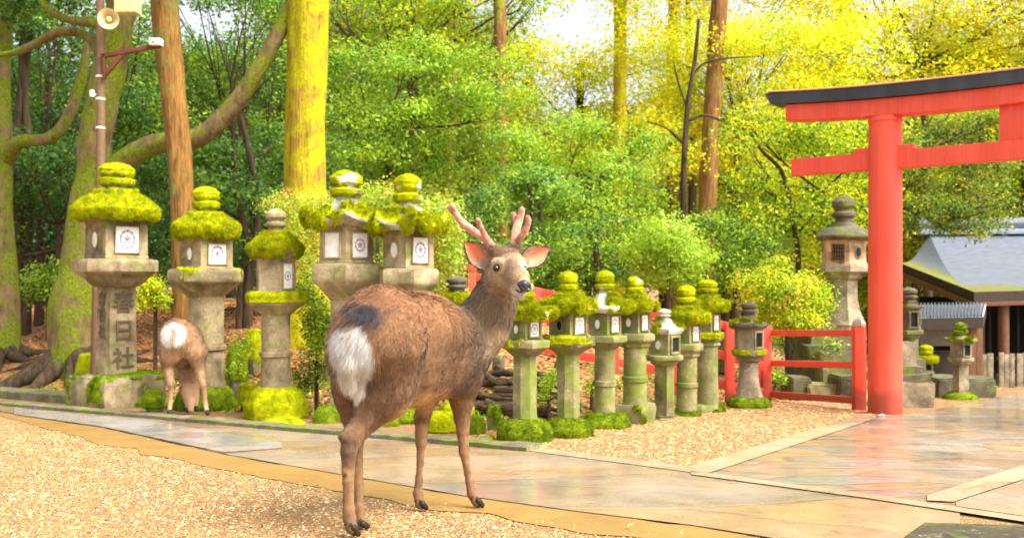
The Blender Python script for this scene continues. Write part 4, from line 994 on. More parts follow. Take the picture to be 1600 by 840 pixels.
def stag_flow(p):
    z = p[:, 2]; s = (p - P(596, 518, 4.05)) @ dax
    d = np.tile(-dax * .8 + np.array([0, 0, -.45]), (len(p), 1))
    leg = (1 - sstep(.2, .38, z))[:, None]; d = d * (1 - leg) + np.array([0, 0, -1.]) * leg
    rump = ((1 - sstep(-.1, .0, s)) * (z > .2))[:, None]; d = d * (1 - rump) + np.array([-.15, 0, -1.]) * rump
    nk = sstep(.0, .08, ((p - P(748, 520, 4.5)) @ np.array([.55, -.25, .8])))[:, None] * (s > .2)[:, None]; d = d * (1 - nk) + np.array([-.25, .12, -.95]) * nk
    hc = P(797, 425, 4.3); hf = (1 - sstep(.12, .16, np.linalg.norm(p - hc, axis=1)))[:, None]; d = d * (1 - hf) + (-hd) * hf
    return d
def stag_len(p):
    z = p[:, 2]; s = (p - P(596, 518, 4.05)) @ dax
    L = np.full(len(p), .017); up = np.full(len(p), .2)
    L = np.where(z < .14, .010, L); up = np.where(z < .14, .10, up)
    nk = ((p - P(748, 520, 4.5)) @ np.array([.55, -.25, .8])) > .02
    L = np.where(nk & (s > .2), .024, L); up = np.where(nk & (s > .2), .3, up)
    dh = np.linalg.norm(p - P(797, 425, 4.3), axis=1); L = np.where(dh < .12, .010, L)
    top = np.linalg.norm(p - P(793, 390, 4.37), axis=1) < .06; L = np.where(top, .018, L); up = np.where(top, .5, up)
    dn = np.linalg.norm(p - P(819, 447, 4.21), axis=1); de = np.minimum(np.linalg.norm(p - EYL, axis=1), np.linalg.norm(p - EYR, axis=1))
    L = np.where((dn < .035) | (de < .022), .003, L)
    rp = (np.linalg.norm((p - P(554, 552, 3.86)) / np.array([.12, .18, .14]), axis=1) < 1.05) & (s < .02); L = np.where(rp, .055, L); up = np.where(rp, .28, up)
    dens = np.where(dh < .13, 2.2, 1.) * np.where(rp, 1.3, 1)
    return L, dens, up
pink, brn = lc(240, 150, 110), lc(120, 88, 66)
ears = [(P(764, 417, 4.41), P(726, 376, 4.42), .105, (.25, -1, .15), pink, brn), (P(817, 411, 4.42), P(860, 386, 4.46), .09, (.12, -1, .15), pink, brn)]
floc = np.array([-.40, 4.17, -.06 * 4.17])
stag, sV, sN = build_deer('stag', 'stag with velvet antlers standing on gravel in the foreground, head turned to the right', prims, stag_col, stag_flow, stag_len, 330000, floc, .0058, .065, ears)
def part(name, g, m, root=stag, ro=floc, **k): return g.build(name, m, root, off=ro, **k)
# eyes
EYE = mat('eye_black', .06, .8)[0]; EYE.node_tree.nodes['Principled BSDF'].inputs['Base Color'].default_value = lin(28, 18, 14)
for e, r in ((EYL, .0155), (EYR, .013)):
    g = Geo(); th = np.linspace(0, math.pi, 12); pr = [(math.sin(t) * r + 1e-5, -math.cos(t) * r) for t in th]; v, f = loft(pr, M=18, amp=0); g.add(v + e + (0, 0, 0), f); part('eye', g, EYE)
# nose pad with nostrils
NOSE, nn_, nb_ = mat('nose_wet_black', .3, .5); nb_.inputs['Base Color'].default_value = lin(58, 54, 62); bump(nn_, nb_, noise(nn_, pos(nn_), 300, 2).outputs[0], .3, .002)
npz = [cap((819, 444, 4.195), (824, 446, 4.205), 7.5, 6.5), cap((817, 450, 4.195), (824, 452, 4.2), 5.5, 4.5), cap((813, 444, 4.195), (815, 446, 4.195), 5, 4.5),
       cap((815.5, 447, 4.175), (816.5, 449, 4.175), 2.3, 2, cut=1, k=.004), cap((826, 448, 4.19), (826.5, 450, 4.19), 2.1, 1.8, cut=1, k=.004)]
V, Fc = sdf_mesh(npz, .002, .008, .01); g = Geo(); g.add(V, Fc[:, ::-1] if False else Fc); part('nose', g, NOSE)
# hooves
HOOF = m_plain('hoof', lin(48, 40, 36), .45, .3, 60)
def hoof(px, py, Y, s, root, ro):
    zb = -S * Y; c = P(px, py, Y); g = Geo()
    for o in (-1, 1):
        a = c + lat * o * .010 * s; fz = zb + .003
        g_ = [(a + np.array([-.004, 0, .012 * s]), a * [1, 1, 0] + dax * .02 * s + np.array([0, 0, fz + .010 * s]), .013 * s, .011 * s, {})]
        V, Fc = sdf_mesh(g_, .004 * s, .004, .01); V[:, 2] = np.maximum(V[:, 2], fz); g.add(V, Fc)
        dc = c - dax * .018 * s + lat * o * .011 * s + np.array([0, 0, .028 * s]); V, Fc = sdf_mesh([(dc, dc - dax * .008 - np.array([0, 0, .008]), .006 * s, .004 * s, {})], .003, .003, .01); g.add(V, Fc)
    g.build('hoof', HOOF, root, off=ro)
for q in ((550, 828, 3.805), (565, 822, 3.955), (746, 786, 4.45), (658, 790, 4.385)): hoof(*q, 1.15, stag, floc)
# antlers in velvet
VEL, vn_, vb = mat('antler_velvet', .85, .1); vp = pos(vn_)
vc = ramp(vn_, noise(vn_, vp, 28, 5, .7).outputs[0], [(.3, lin(128, 84, 68)), (.5, lin(196, 134, 108)), (.75, lin(226, 184, 160))]).outputs[0]
vn_.links.new(vc, vb.inputs['Base Color']); vb.inputs['Sheen Weight'].default_value = .8; bump(vn_, vb, noise(vn_, vp, 160, 3).outputs[0], .4, .003)
def antler(polys):
    g = Geo()
    for pts, rad in polys:
        ps = np.array([P(*q) for q in pts]); rs = np.array(rad) * 4.4 / F
        d = ps[-1] - ps[-2]; d /= np.linalg.norm(d)
        ps = np.concatenate([ps, [ps[-1] + d * rs[-1] * .6, ps[-1] + d * rs[-1] * .9]]); rs = np.concatenate([rs, [rs[-1] * .72, rs[-1] * .2]])
        tube(g, ps, rs, M=20, sub=7, amp=.0012, nsc=60)
        n0 = g.v[-1]; p, nn, _ = sample(n0[:-2], g.f[-2][0] - (g.n - len(n0)), 1800)
        ax = ps.mean(0); nn = np.where(((p - ax) * nn).sum(1)[:, None] > 0, nn, nn)
        blades(g, p, nn, nn, .0045, .0012, 0, jit=.6)
    part('antler', g, VEL)
antler([([(772, 392, 4.37), (765, 380, 4.38), (755, 371, 4.40), (737, 359, 4.44), (719, 344, 4.46), (710, 330, 4.45), (706, 321, 4.43)], [7.5, 6.2, 6.0, 6.0, 5.6, 4.8, 4.2]),
        ([(763, 380, 4.385), (756, 365, 4.35), (750, 352, 4.32), (747, 343, 4.30)], [5.5, 4.4, 3.9, 3.3]), ([(713, 336, 4.455), (707, 329, 4.48), (702, 324, 4.49)], [4.4, 4, 3.2])])
antler([([(806, 390, 4.38), (805, 378, 4.385), (806, 362, 4.41), (810, 348, 4.43), (814, 335, 4.43), (816, 327, 4.42)], [8, 6.8, 6.4, 6.0, 5.0, 4.2]),
        ([(808, 377, 4.38), (816, 367, 4.35), (823, 355, 4.33), (826, 345, 4.32), (825, 339, 4.31)], [5.6, 5, 4.6, 4.0, 3.3]), ([(809, 352, 4.425), (805, 342, 4.45), (802, 335, 4.46)], [5, 4.6, 4.0])])

# ---- the grazing deer, seen from behind
Yd = 9.4; f2 = np.array([.30, .95, 0.]); l2 = np.array([.95, -.30, 0.])
pr2 = [
 cap((279, 522, Yd), (286, 530, Yd + .2), 26, 27), cap((286, 530, Yd + .2), (296, 545, Yd + .5), 27, 24), cap((272, 530, Yd - .03), (270, 550, Yd), 22, 18), cap((296, 530, Yd + .02), (305, 548, Yd + .02), 18, 16),
 cap((284, 556, Yd + .2), (300, 558, Yd + .45), 18, 16),
 cap((262, 545, Yd - .02), (263, 575, Yd + .02), 13, 9), cap((263, 575, Yd + .02), (267, 600, Yd - .08), 8, 4.6, k=.03), cap((267, 600, Yd - .08), (266, 628, Yd - .04), 4.4, 3.2, k=.02), cap((266, 628, Yd - .04), (265, 640, Yd - .06), 3.6, 3.6, k=.02),
 cap((307, 550, Yd + .02), (312, 578, Yd + .06), 14, 9), cap((312, 578, Yd + .06), (318, 602, Yd - .04), 8, 4.6, k=.03), cap((318, 602, Yd - .04), (321, 630, Yd), 4.4, 3.4, k=.02), cap((321, 630, Yd), (323, 641, Yd - .04), 3.6, 3.8, k=.02),
 cap((286, 570, Yd + .5), (288, 605, Yd + .5), 9, 5), cap((288, 605, Yd + .5), (293, 634, Yd + .42), 4.5, 3.6, k=.02), cap((306, 570, Yd + .5), (307, 632, Yd + .45), 9, 3.6, k=.02),
 cap((292, 560, Yd + .5), (295, 592, Yd + .55), 17, 11), cap((295, 592, Yd + .55), (297, 615, Yd + .48), 11, 9), cap((297, 615, Yd + .48), (298, 640, Yd + .38), 9, 4.5, k=.02),
 cap((270, 508, Yd - .13), (271, 540, Yd - .17), 4.5, 3.5, k=.03)]
def doe_col(p):
    nz = vn(p, 9, 31, 3); c = np.tile(lc(186, 148, 112), (len(p), 1))
    def mx(f, col):
        nonlocal c; f = np.clip(f, 0, 1)[:, None]; c = c * (1 - f) + col * f
    mx(sstep(-.1, .5, nz) * .5, lc(140, 108, 82)); mx(sstep(.2, .4, p[:, 2]) * .6, lc(150, 104, 72))
    mx((1 - sstep(-.45, -.1, p[:, 2])) * .4, lc(226, 180, 136))
    d = np.linalg.norm((p - P(270, 522, Yd - .14)) / np.array([.125, .2, .13]), axis=1); mx(1 - sstep(.85, 1.1, d + nz * .2), lc(250, 244, 230))
    d = np.linalg.norm((p - P(271, 527, Yd - .17)) / np.array([.028, .06, .13]), axis=1); mx((1 - sstep(.7, 1.1, d + nz * .2)) * .8, lc(165, 132, 112))
    return c
def doe_len(p):
    L = np.where(p[:, 2] < -.25, .018, .05); return L * .6, np.ones(len(p)), np.full(len(p), .25)
zl = gzf((285 - CX) / F * Yd, Yd); loc2 = np.array([(285 - CX) / F * Yd, Yd, min(zl, -.06 * Yd)])
doe, _, _ = build_deer('doe', 'small pale brown deer grazing with its white rump towards us, between mossy lanterns', pr2, doe_col, lambda p: np.tile(np.array([-.1, -.3, -.9]), (len(p), 1)), doe_len, 42000, loc2, .012, .06, [(P(290, 604, Yd + .46), P(280, 616, Yd + .46), .07, (.1, -1, .2), lc(225, 160, 125), lc(150, 110, 80)), (P(303, 604, Yd + .46), P(312, 615, Yd + .46), .07, (.1, -1, .2), lc(225, 160, 125), lc(150, 110, 80))], wd=.005)
for q in ((265, 643, Yd - .08), (324, 643, Yd - .05), (293, 639, Yd + .4), (307, 637, Yd + .43)):
    c = P(*q); g = Geo(); V, Fc = sdf_mesh([(c + [0, 0, .0], c + np.array([.01, -.02, -.015]), .026, .024, {})], .01, .01, .02); g.add(V, Fc); g.build('hoof', HOOF, doe, off=loc2)
# ---------------------------------------------------------------- trees and shrubs
C_ = {k: np.array(lin(*v)[:3]) for k, v in dict(DK=(62, 98, 40), MID=(122, 158, 44), LG=(170, 200, 70), LIME=(176, 204, 40), YEL=(240, 222, 32), OL=(140, 148, 44), TEAL=(92, 136, 70),
      OR=(240, 150, 84), GOLD=(232, 210, 40), PALE=(198, 214, 130), BR=(120, 84, 50), WH=(1, 1, 1)).items()}
def leafset(g, cen, rad, n, size, pal, pw=None, flat=.5, tw=14, gap=.0, seed=0, shell=.45):
    """n leaves in an ellipsoid, gathered in twig sprays"""
    cen = np.asarray(cen); rad = np.asarray(rad)
    k = max(1, n // tw)
    d = RNG.normal(0, 1, (k, 3)); d /= np.linalg.norm(d, axis=1)[:, None]
    r = RNG.random(k) ** shell; q = d * r[:, None]
    c = cen + q * rad
    m = vn(c, 1.6 / max(rad.mean(), .3), seed + 5, 2) > gap - .35
    c = c[m]; d = d[m]; k = len(c)
    if k == 0: return
    sp = np.cbrt(np.prod(rad)) * 2.1 / max(k, 1) ** (1 / 3.) * .62
    p = np.repeat(c, tw, 0) + RNG.normal(0, 1, (k * tw, 3)) * np.array([sp, sp, sp * flat]); N = len(p)
    dn = np.repeat(d, tw, 0)
    nr = RNG.normal(0, .55, (N, 3)) + dn * .45 + np.array([0, -.15, .75]); nr /= np.linalg.norm(nr, axis=1)[:, None]
    u = np.cross(nr, RNG.normal(0, 1, (N, 3))); u /= np.linalg.norm(u, axis=1)[:, None] + 1e-9; v = np.cross(nr, u)
    s = (size * RNG.uniform(.6, 1.3, N))[:, None] * .5
    V = np.stack([p - u * s, p + v * s * .5 + nr * s * .12, p + u * s, p - v * s * .5 + nr * s * .12], 1).reshape(-1, 3)
    pal = np.array(pal); ci = RNG.choice(len(pal), k, p=pw); cc = np.repeat(pal[ci], tw, 0)
    cc2 = pal[RNG.choice(len(pal), N, p=pw)]; mm = RNG.random((N, 1)) < .14; cc = np.where(mm, cc2, cc) * RNG.uniform(.84, 1.16, (N, 1)) * np.repeat(RNG.uniform(.8, 1.2, (k, 1)), tw, 0)
    g.add(V, np.arange(4 * N).reshape(-1, 4), 0, np.repeat(np.clip(cc, 0, .9), 4, 0))
def tree(label, base, Y, pts, radii, bark, clumps, size, pal, pw=None, cat='tree', name='tree', group=None, limbs=True, M=16, amp=.06, nsc=3., lob=None, extra=(), flat=.5, gap=0., stretch=.35, tw=14, seedv=0):
    """pts: trunk [(px,py)], radii px; clumps: (px,py,dY,rx,ry,n)"""
    X0 = (base - CX) / F * Y; z0 = gzf(X0, Y); root = empty(name, (X0, Y, z0), label, cat, group); ro = np.array([X0, Y, z0])
    tp_ = [np.array([X0, Y, z0 - .15])] + [P(p[0], p[1], Y + (p[2] if len(p) > 2 else 0)) for p in pts]
    k = Y / F; rr_ = [r * k for r in radii]
    g = Geo()
    if len(tp_) >= 2:
        tube(g, tp_, rr_, M=M, sub=8, amp=amp * rr_[0] * 2, nsc=nsc / max(rr_[0] * 4, .2), stretch=stretch, seed=len(label), lobes=lob)
    for e in extra:
        tube(g, [P(q[0], q[1], Y + (q[2] if len(q) > 2 else 0)) for q in e[0]], [r * k for r in e[1]], M=12, sub=6, amp=.012, nsc=6, seed=3)
    T = np.array(tp_)
    if limbs:
        for c in clumps:
            cc = P(c[0], c[1], Y + c[2]); 
            i = np.argmin(np.linalg.norm(T - cc, axis=1) + np.where(T[:, 2] > cc[2] + .1, 3, 0)); a = T[i]
            if i + 1 < len(T): a = a * .6 + T[i + 1] * .4
            L = np.linalg.norm(cc - a)
            if L < .3 or (hash((round(c[0]), round(c[1]))) % 5) > 2: continue
            mid = (a + cc) / 2 + RNG.normal(0, .09, 3) * L + np.array([0, 0, -.08 * L]); r0 = min(rr_[-1] * .5, .008 * L + .006)
            tube(g, [a, mid, cc], [r0 * 1.3, r0 * .8, r0 * .3], M=6, sub=5, amp=0, cap=False)
            for _ in range(3):
                e = cc + RNG.normal(0, .6, 3) * np.array([c[3], c[3], c[4]]) * k * (Y + c[2]) / Y
                tube(g, [mid, (mid + e) / 2 + RNG.normal(0, .05, 3) * L, e], [r0 * .6, r0 * .4, r0 * .15], M=5, sub=4, cap=False)
    if g.v: g.build('trunk' if cat != 'shrub' else 'stem', bark, root, off=ro)
    if clumps:
        g = Geo()
        for i, c in enumerate(clumps):
            kk = (Y + c[2]) / F; dep = (c[6] if len(c) > 6 else min(c[3], 1.3 * c[4])) * kk
            leafset(g, P(c[0], c[1], Y + c[2]), (c[3] * kk, dep, c[4] * kk), c[5], size, pal, pw, flat, seed=i + seedv, gap=gap, tw=tw)
        if g.v: g.build('crown' if cat != 'shrub' else 'foliage', LEAF, root, smooth=False, color=True, off=ro)
    return root
rnd = random.Random(11)
def fill(x0, x1, y0, y1, n, r0, r1, nl, dy=(-1, 1), asp=.62):
    out = []
    for i in range(n):
        # jittered grid so the area is covered evenly
        c = max(1, int(math.sqrt(n * (x1 - x0) / max(1, y1 - y0)))); rws = max(1, math.ceil(n / c)); a, b = i % c, i // c
        x = x0 + (a + rnd.uniform(.05, .95)) / c * (x1 - x0); y = y0 + (b + rnd.uniform(.05, .95)) / rws * (y1 - y0); r = rnd.uniform(r0, r1)
        out.append((x, y, rnd.uniform(*dy), r, r * asp, nl))
    return out
W = lambda *a: [C_[x] for x in a]
# --- near trunks on the left
tree('huge mossy green tree leaning right with spreading roots, behind the leftmost lantern', 118, 14, [(118, 470), (124, 420), (134, 340), (146, 250), (162, 160), (178, 80), (196, -20), (215, -160), (230, -420)], [40, 38, 30, 25, 24, 24, 22, 20, 17, 14, 8], BARK_M,
     fill(60, 420, -330, -60, 12, 60, 90, 900, (-2, 2)), .10, W('MID', 'LIME', 'DK'), M=40, amp=.10, nsc=5, stretch=.6,
     extra=[([(160, 290, 0), (190, 255, -.1), (240, 226, -.2), (310, 214, -.4), (365, 165, -.5), (412, 95, -.6), (450, 20, -.6), (480, -60, -.6)], [20, 18, 16, 15, 14, 12, 11, 9]),
            ([(182, 60, 0), (150, 38, -.1), (103, 30, -.2), (72, 12, -.3), (55, -20, -.3)], [12, 8, 6, 5, 4]), ([(172, 110, 0), (140, 60, .2), (95, 50, .2), (46, 74, .3), (15, 84, .4), (-30, 88, .4)], [12, 8, 7, 6, 5, 4])])
tree('dark greenish tree at the left edge with a long low mossy branch', 0, 15.5, [(2, 440), (4, 350), (4, 230), (2, 100), (8, 0), (20, -200)], [30, 22, 17, 16, 15, 14, 12, 8], BARK_M,
     fill(-120, 120, -220, 40, 8, 50, 70, 800), .10, W('MID', 'DK', 'TEAL'), M=28, amp=.08,
     extra=[([(8, 250, 0), (30, 222, -.3), (78, 216, -.5), (108, 180, -.4), (128, 120, -.2), (136, 70, 0)], [14, 10, 9, 9, 8, 5])])
def roots(root, bx, Y, r0, angs, L, bark):
    ro = np.array(root.location); x0 = (bx - CX) / F * Y; g = Geo(); z0 = gzf(x0, Y)
    for i, a in enumerate(angs):
        pts = []; rr = []; n = 8; ln = L * rnd.uniform(.7, 1.2); cur = a
        x, y = x0, Y
        for k in range(n):
            t = k / (n - 1); d = ln * t; pts.append((x, y, gzf(x, y) + r0 * 1.1 * (1 - t) ** 2.6 + .02 * (1 - t))); rr.append(r0 * (.62 * (1 - t) ** 1.4 + .05))
            cur += rnd.uniform(-.28, .28); x += math.cos(cur) * ln / n; y += math.sin(cur) * ln / n
        tube(g, pts, rr, M=14, sub=4, amp=.02, nsc=7, seed=i)
    g.build('root', bark, root, off=ro)
roots(bpy.data.objects['tree'], 118, 14, .30, [-2.9, -2.45, -2.0, -1.5, -1.0, -.5, 0, .6, 1.6, 2.6], 1.7, BARK_D)
roots(bpy.data.objects['tree.001'], 0, 15.5, .26, [-2.6, -1.9, -1.2, -.5, .2], 1.3, BARK_D)
for i, (bx, pts_, r) in enumerate([(28, [(30, 350), (24, 240), (36, 100), (30, -60)], 7.5), (40, [(44, 350), (46, 240), (40, 120), (60, -60)], 6.5)]):
    tree(['thin dark tree trunk, left one of the close pair at the left side', 'thin dark tree trunk, right one of the close pair at the left side'][i], bx, 18, pts_, [r * 1.3, r, r, r * .8, r * .6], BARK_D, fill(0, 110, -120, 60, 3, 40, 60, 700), .1, W('DK', 'MID'), M=14)
tree('straight orange barked cedar leaning slightly left, behind the second lantern', 293, 12.6, [(290, 420), (284, 300), (274, 180), (262, 60), (252, -60), (235, -300), (225, -600)], [25, 19, 18, 18.5, 19.5, 20, 19, 15, 8], BARK_O,
     fill(150, 330, -560, -260, 6, 60, 90, 900), .09, W('DK', 'MID'), M=40, amp=.07, nsc=8, stretch=.15, lob=(.12, .1, 3))
tree('thick upright trunk covered in bright yellow moss, behind the lanterns left of the stag', 478, 13.4, [(477, 380), (477, 300), (477, 200), (479, 100), (481, 0), (483, -150), (485, -500)], [46, 38, 33, 31.5, 31, 31, 30.5, 28, 20], BARK_Y,
     fill(350, 640, -480, -180, 8, 70, 100, 900), .1, W('MID', 'LIME'), M=56, amp=.07, nsc=9, stretch=.12, lob=(.1, .2, 4))
for i, (bx, r) in enumerate([(374, 6), (386, 7)]):
    tree(['slender dark trunk leaning right between the second and third lantern', 'slender dark trunk just left of the third lantern'][i], bx, 15.5, [(bx + 4, 430), (bx + 14, 380), (bx - 5 + 20 * i, 300), (bx - 10, 180)], [r * 1.2, r, r, r * .8, r * .5], BARK_D, fill(300, 440, 200, 330, 4, 35, 50, 700), .09, W('DK', 'MID', 'TEAL'), M=14)
# --- background cedars
bgt = [(783, 22, [(784, 400), (784, 250), (782, 100), (780, -30), (778, -300)], [12, 10.5, 10.5, 10, 10, 6], BARK_B, 'brown cedar trunk right above the antlers'),
       (966, 25, [(966, 350), (968, 200), (969, 60), (970, -60), (972, -300)], [12, 11, 10.5, 10, 10, 6], BARK_Y, 'yellowish straight cedar trunk in the centre of the forest'),
       (1050, 27, [(1050, 350), (1052, 240), (1053, 120), (1055, -60), (1056, -300)], [13, 12, 11, 11, 9, 6], BARK_B, 'brown trunk behind the thin bare leaning tree'),
       (1100, 21, [(1104, 370), (1108, 260), (1113, 160), (1120, 60), (1128, -60), (1135, -300)], [18, 15, 14, 13, 13, 12, 7], BARK_B, 'strong reddish brown trunk left of the yellow shrub'),
       (1316, 34, [(1316, 200), (1316, 80), (1316, -60), (1316, -300)], [9, 8.5, 8, 8, 5], BARK_O, 'far orange trunk above the left end of the torii'),
       (645, 24, [(645, 300), (648, 180), (640, 60), (636, -100)], [9, 8, 8, 7, 5], BARK_D, 'dim trunk behind the layered foliage left of the antlers'),
       (700, 30, [(702, 300), (706, 120), (704, -60)], [9, 8, 8, 6], BARK_B, 'faint far trunk between the lanterns and the antlers'),
       (1235, 25, [(1236, 400), (1238, 300), (1240, 200), (1236, 90)], [8, 7, 6, 5, 3], BARK_D, 'thin dark trunk seen through the torii end'),
       (1510, 27, [(1510, 340), (1509, 280), (1506, 190)], [7, 6, 6, 4], BARK_D, 'slim trunk above the hall roof, left one'), (1533, 27, [(1533, 340), (1532, 280), (1535, 190)], [8, 7, 7, 4], BARK_D, 'slim trunk above the hall roof, right one')]
for bx, Y, pts_, r, bk, lb in bgt:
    top = pts_[-1]; tree(lb, bx, Y, pts_, r, bk, fill(bx - 80, bx + 80, min(-260, top[1] + 0) if top[1] < -200 else top[1] - 40, -60 if top[1] < -200 else top[1] + 40, 4, 45, 65, 500, (-1, 1)), .13, W('LIME', 'MID', 'YEL'), M=20, nsc=6, stretch=.2)
tree('thin bare tree leaning right with a few long twigs, in the forest', 1068, 19, [(1068, 300), (1070, 230), (1075, 160), (1086, 90), (1092, 30)], [6, 5, 5, 4, 3, 2], BARK_D, [], .08, W('LIME'), M=10,
     extra=[([(1070, 225), (1040, 200), (1010, 190)], [2.5, 1.6, .8]), ([(1074, 190), (1100, 180), (1130, 190), (1150, 200)], [2.4, 2, 1.4, .7]), ([(1080, 120), (1110, 95), (1190, 88)], [2.4, 1.6, .7]), ([(1074, 170), (1060, 130), (1052, 95)], [2.2, 1.5, .7])])
tree('dark crooked sapling with bare twigs behind the red fence', 1240, 17, [(1248, 420), (1236, 330), (1222, 270), (1190, 235), (1175, 210)], [5, 4.5, 4, 3.5, 2.5, 1.4], BARK_D, [], .08, W('LIME'), M=8,
     extra=[([(1236, 330), (1200, 300), (1160, 290)], [3, 2, 1]), ([(1240, 370), (1275, 330), (1300, 290)], [3, 2, 1])])
for i, (bx, bt) in enumerate([(828, 285), (841, 270)]):
    tree(['slim dark sapling just right of the antlers', 'slim dark sapling farther right of the antlers'][i], bx, 17, [(bx, 400), (bx + 3, 340), (bx - 2, bt)], [4, 4, 3.5, 2.5], BARK_D, fill(790, 880, 250, 330, 4, 26, 36, 600), .08, W('TEAL', 'MID', 'LG'), M=10)
# --- leafy trees
LT = [
 ('bluish green tree with airy crown at the top left', 60, 19, (60, 300), fill(-90, 230, -60, 170, 20, 42, 66, 750), .085, W('DK', 'TEAL', 'MID', 'LG'), [.3, .25, .3, .15], .18),
 ('dark undergrowth tree behind the leftmost lantern', 90, 18, (90, 350), fill(-80, 240, 160, 400, 22, 40, 60, 850), .085, W('DK', 'TEAL', 'MID'), [.5, .3, .2], .05),
 ('green tree between the orange cedar and the yellow trunk', 380, 18, (380, 250), fill(200, 470, -60, 230, 24, 40, 62, 800), .085, W('DK', 'TEAL', 'MID', 'LG', 'LIME'), [.22, .28, .26, .14, .1], .1),
 ('dark evergreen filling the gap behind the third lantern', 410, 16.5, (405, 360), fill(210, 520, 220, 450, 24, 38, 56, 850), .075, W('DK', 'TEAL', 'MID'), [.5, .3, .2], 0),  # dark leaf mix paints the forest shade into the colour
 ('layered maple with pale green sprays, left of the antlers', 600, 19, (605, 200), fill(490, 790, 60, 330, 34, 46, 72, 900, asp=.42), .085, W('MID', 'LG', 'LIME', 'TEAL', 'OL'), [.3, .3, .2, .12, .08], 0),
 ('sunlit maple crown above the stag', 640, 23, (640, 100), fill(480, 850, -70, 100, 26, 46, 70, 800, asp=.5), .1, W('MID', 'LG', 'LIME', 'YEL', 'OL'), [.2, .25, .28, .15, .12], .08),
 ('pale green tree with rounded sprays right of the antlers', 880, 18.5, (880, 300), fill(790, 1010, 190, 430, 26, 40, 60, 850, asp=.55), .08, W('MID', 'LG', 'LIME', 'PALE', 'TEAL'), [.25, .35, .2, .08, .12], 0),
 ('golden backlit tree in the centre top of the forest', 900, 26, (905, 100), fill(780, 1060, 70, 260, 24, 46, 66, 900, asp=.6), .11, W('LIME', 'YEL', 'LG', 'GOLD'), [.3, .4, .15, .15], .04),
 ('brilliant yellow green tree left of the torii', 1150, 22, (1150, 200), fill(1010, 1330, 40, 260, 40, 46, 68, 1000, asp=.6), .09, W('LIME', 'YEL', 'LG', 'GOLD'), [.34, .36, .12, .18], .02),
 ('yellow tree crown over the torii at the top right', 1450, 24, (1440, 100), fill(1250, 1720, -90, 190, 56, 48, 74, 1000, asp=.6), .1, W('LIME', 'YEL', 'OL', 'GOLD'), [.3, .42, .1, .18], -.02),
 ('airy yellow crown above the thin bare tree', 1080, 25, (1075, 0), fill(960, 1300, -90, 70, 26, 46, 66, 900, asp=.6), .1, W('LIME', 'YEL', 'GOLD'), [.35, .4, .25], .12),
 ('fresh green tree behind the big stone lantern', 1290, 17.5, (1285, 300), fill(1150, 1380, 180, 430, 28, 38, 58, 900, asp=.65), .075, W('LIME', 'MID', 'YEL', 'DK'), [.36, .26, .24, .14], 0),
 ('dark glossy evergreen hanging right behind the torii post', 1392, 15, (1398, 250), fill(1395, 1565, 190, 375, 20, 26, 40, 800, asp=.8), .06, W('DK', 'OL', 'MID', 'GOLD'), [.4, .34, .2, .06], 0),
 ('bright lime tree far beyond the hall roof', 1600, 29, (1600, 250), fill(1460, 1760, 160, 350, 22, 44, 62, 800, asp=.7), .12, W('LIME', 'LG', 'YEL'), [.5, .3, .2], 0),
 ('mid green tree behind the row of lanterns', 930, 16, (930, 380), fill(830, 1010, 350, 460, 14, 30, 44, 800), .065, W('MID', 'DK', 'LIME', 'TEAL'), [.35, .25, .2, .2], 0),
 ('dark leafy tree behind the low grey roofed lantern', 1130, 16.5, (1130, 380), fill(1080, 1210, 330, 470, 16, 30, 46, 800), .065, W('DK', 'MID', 'LIME'), [.4, .35, .25], 0),
]
for lb, bx, Y, top, cl, sz, pal, pw, gap in LT:
    tree(lb, bx, Y, [((bx + top[0]) / 2 + 4, (480 + top[1]) / 2), top], [8, 6.5, 4], BARK_D, cl, sz, pal, pw, gap=gap, M=12)
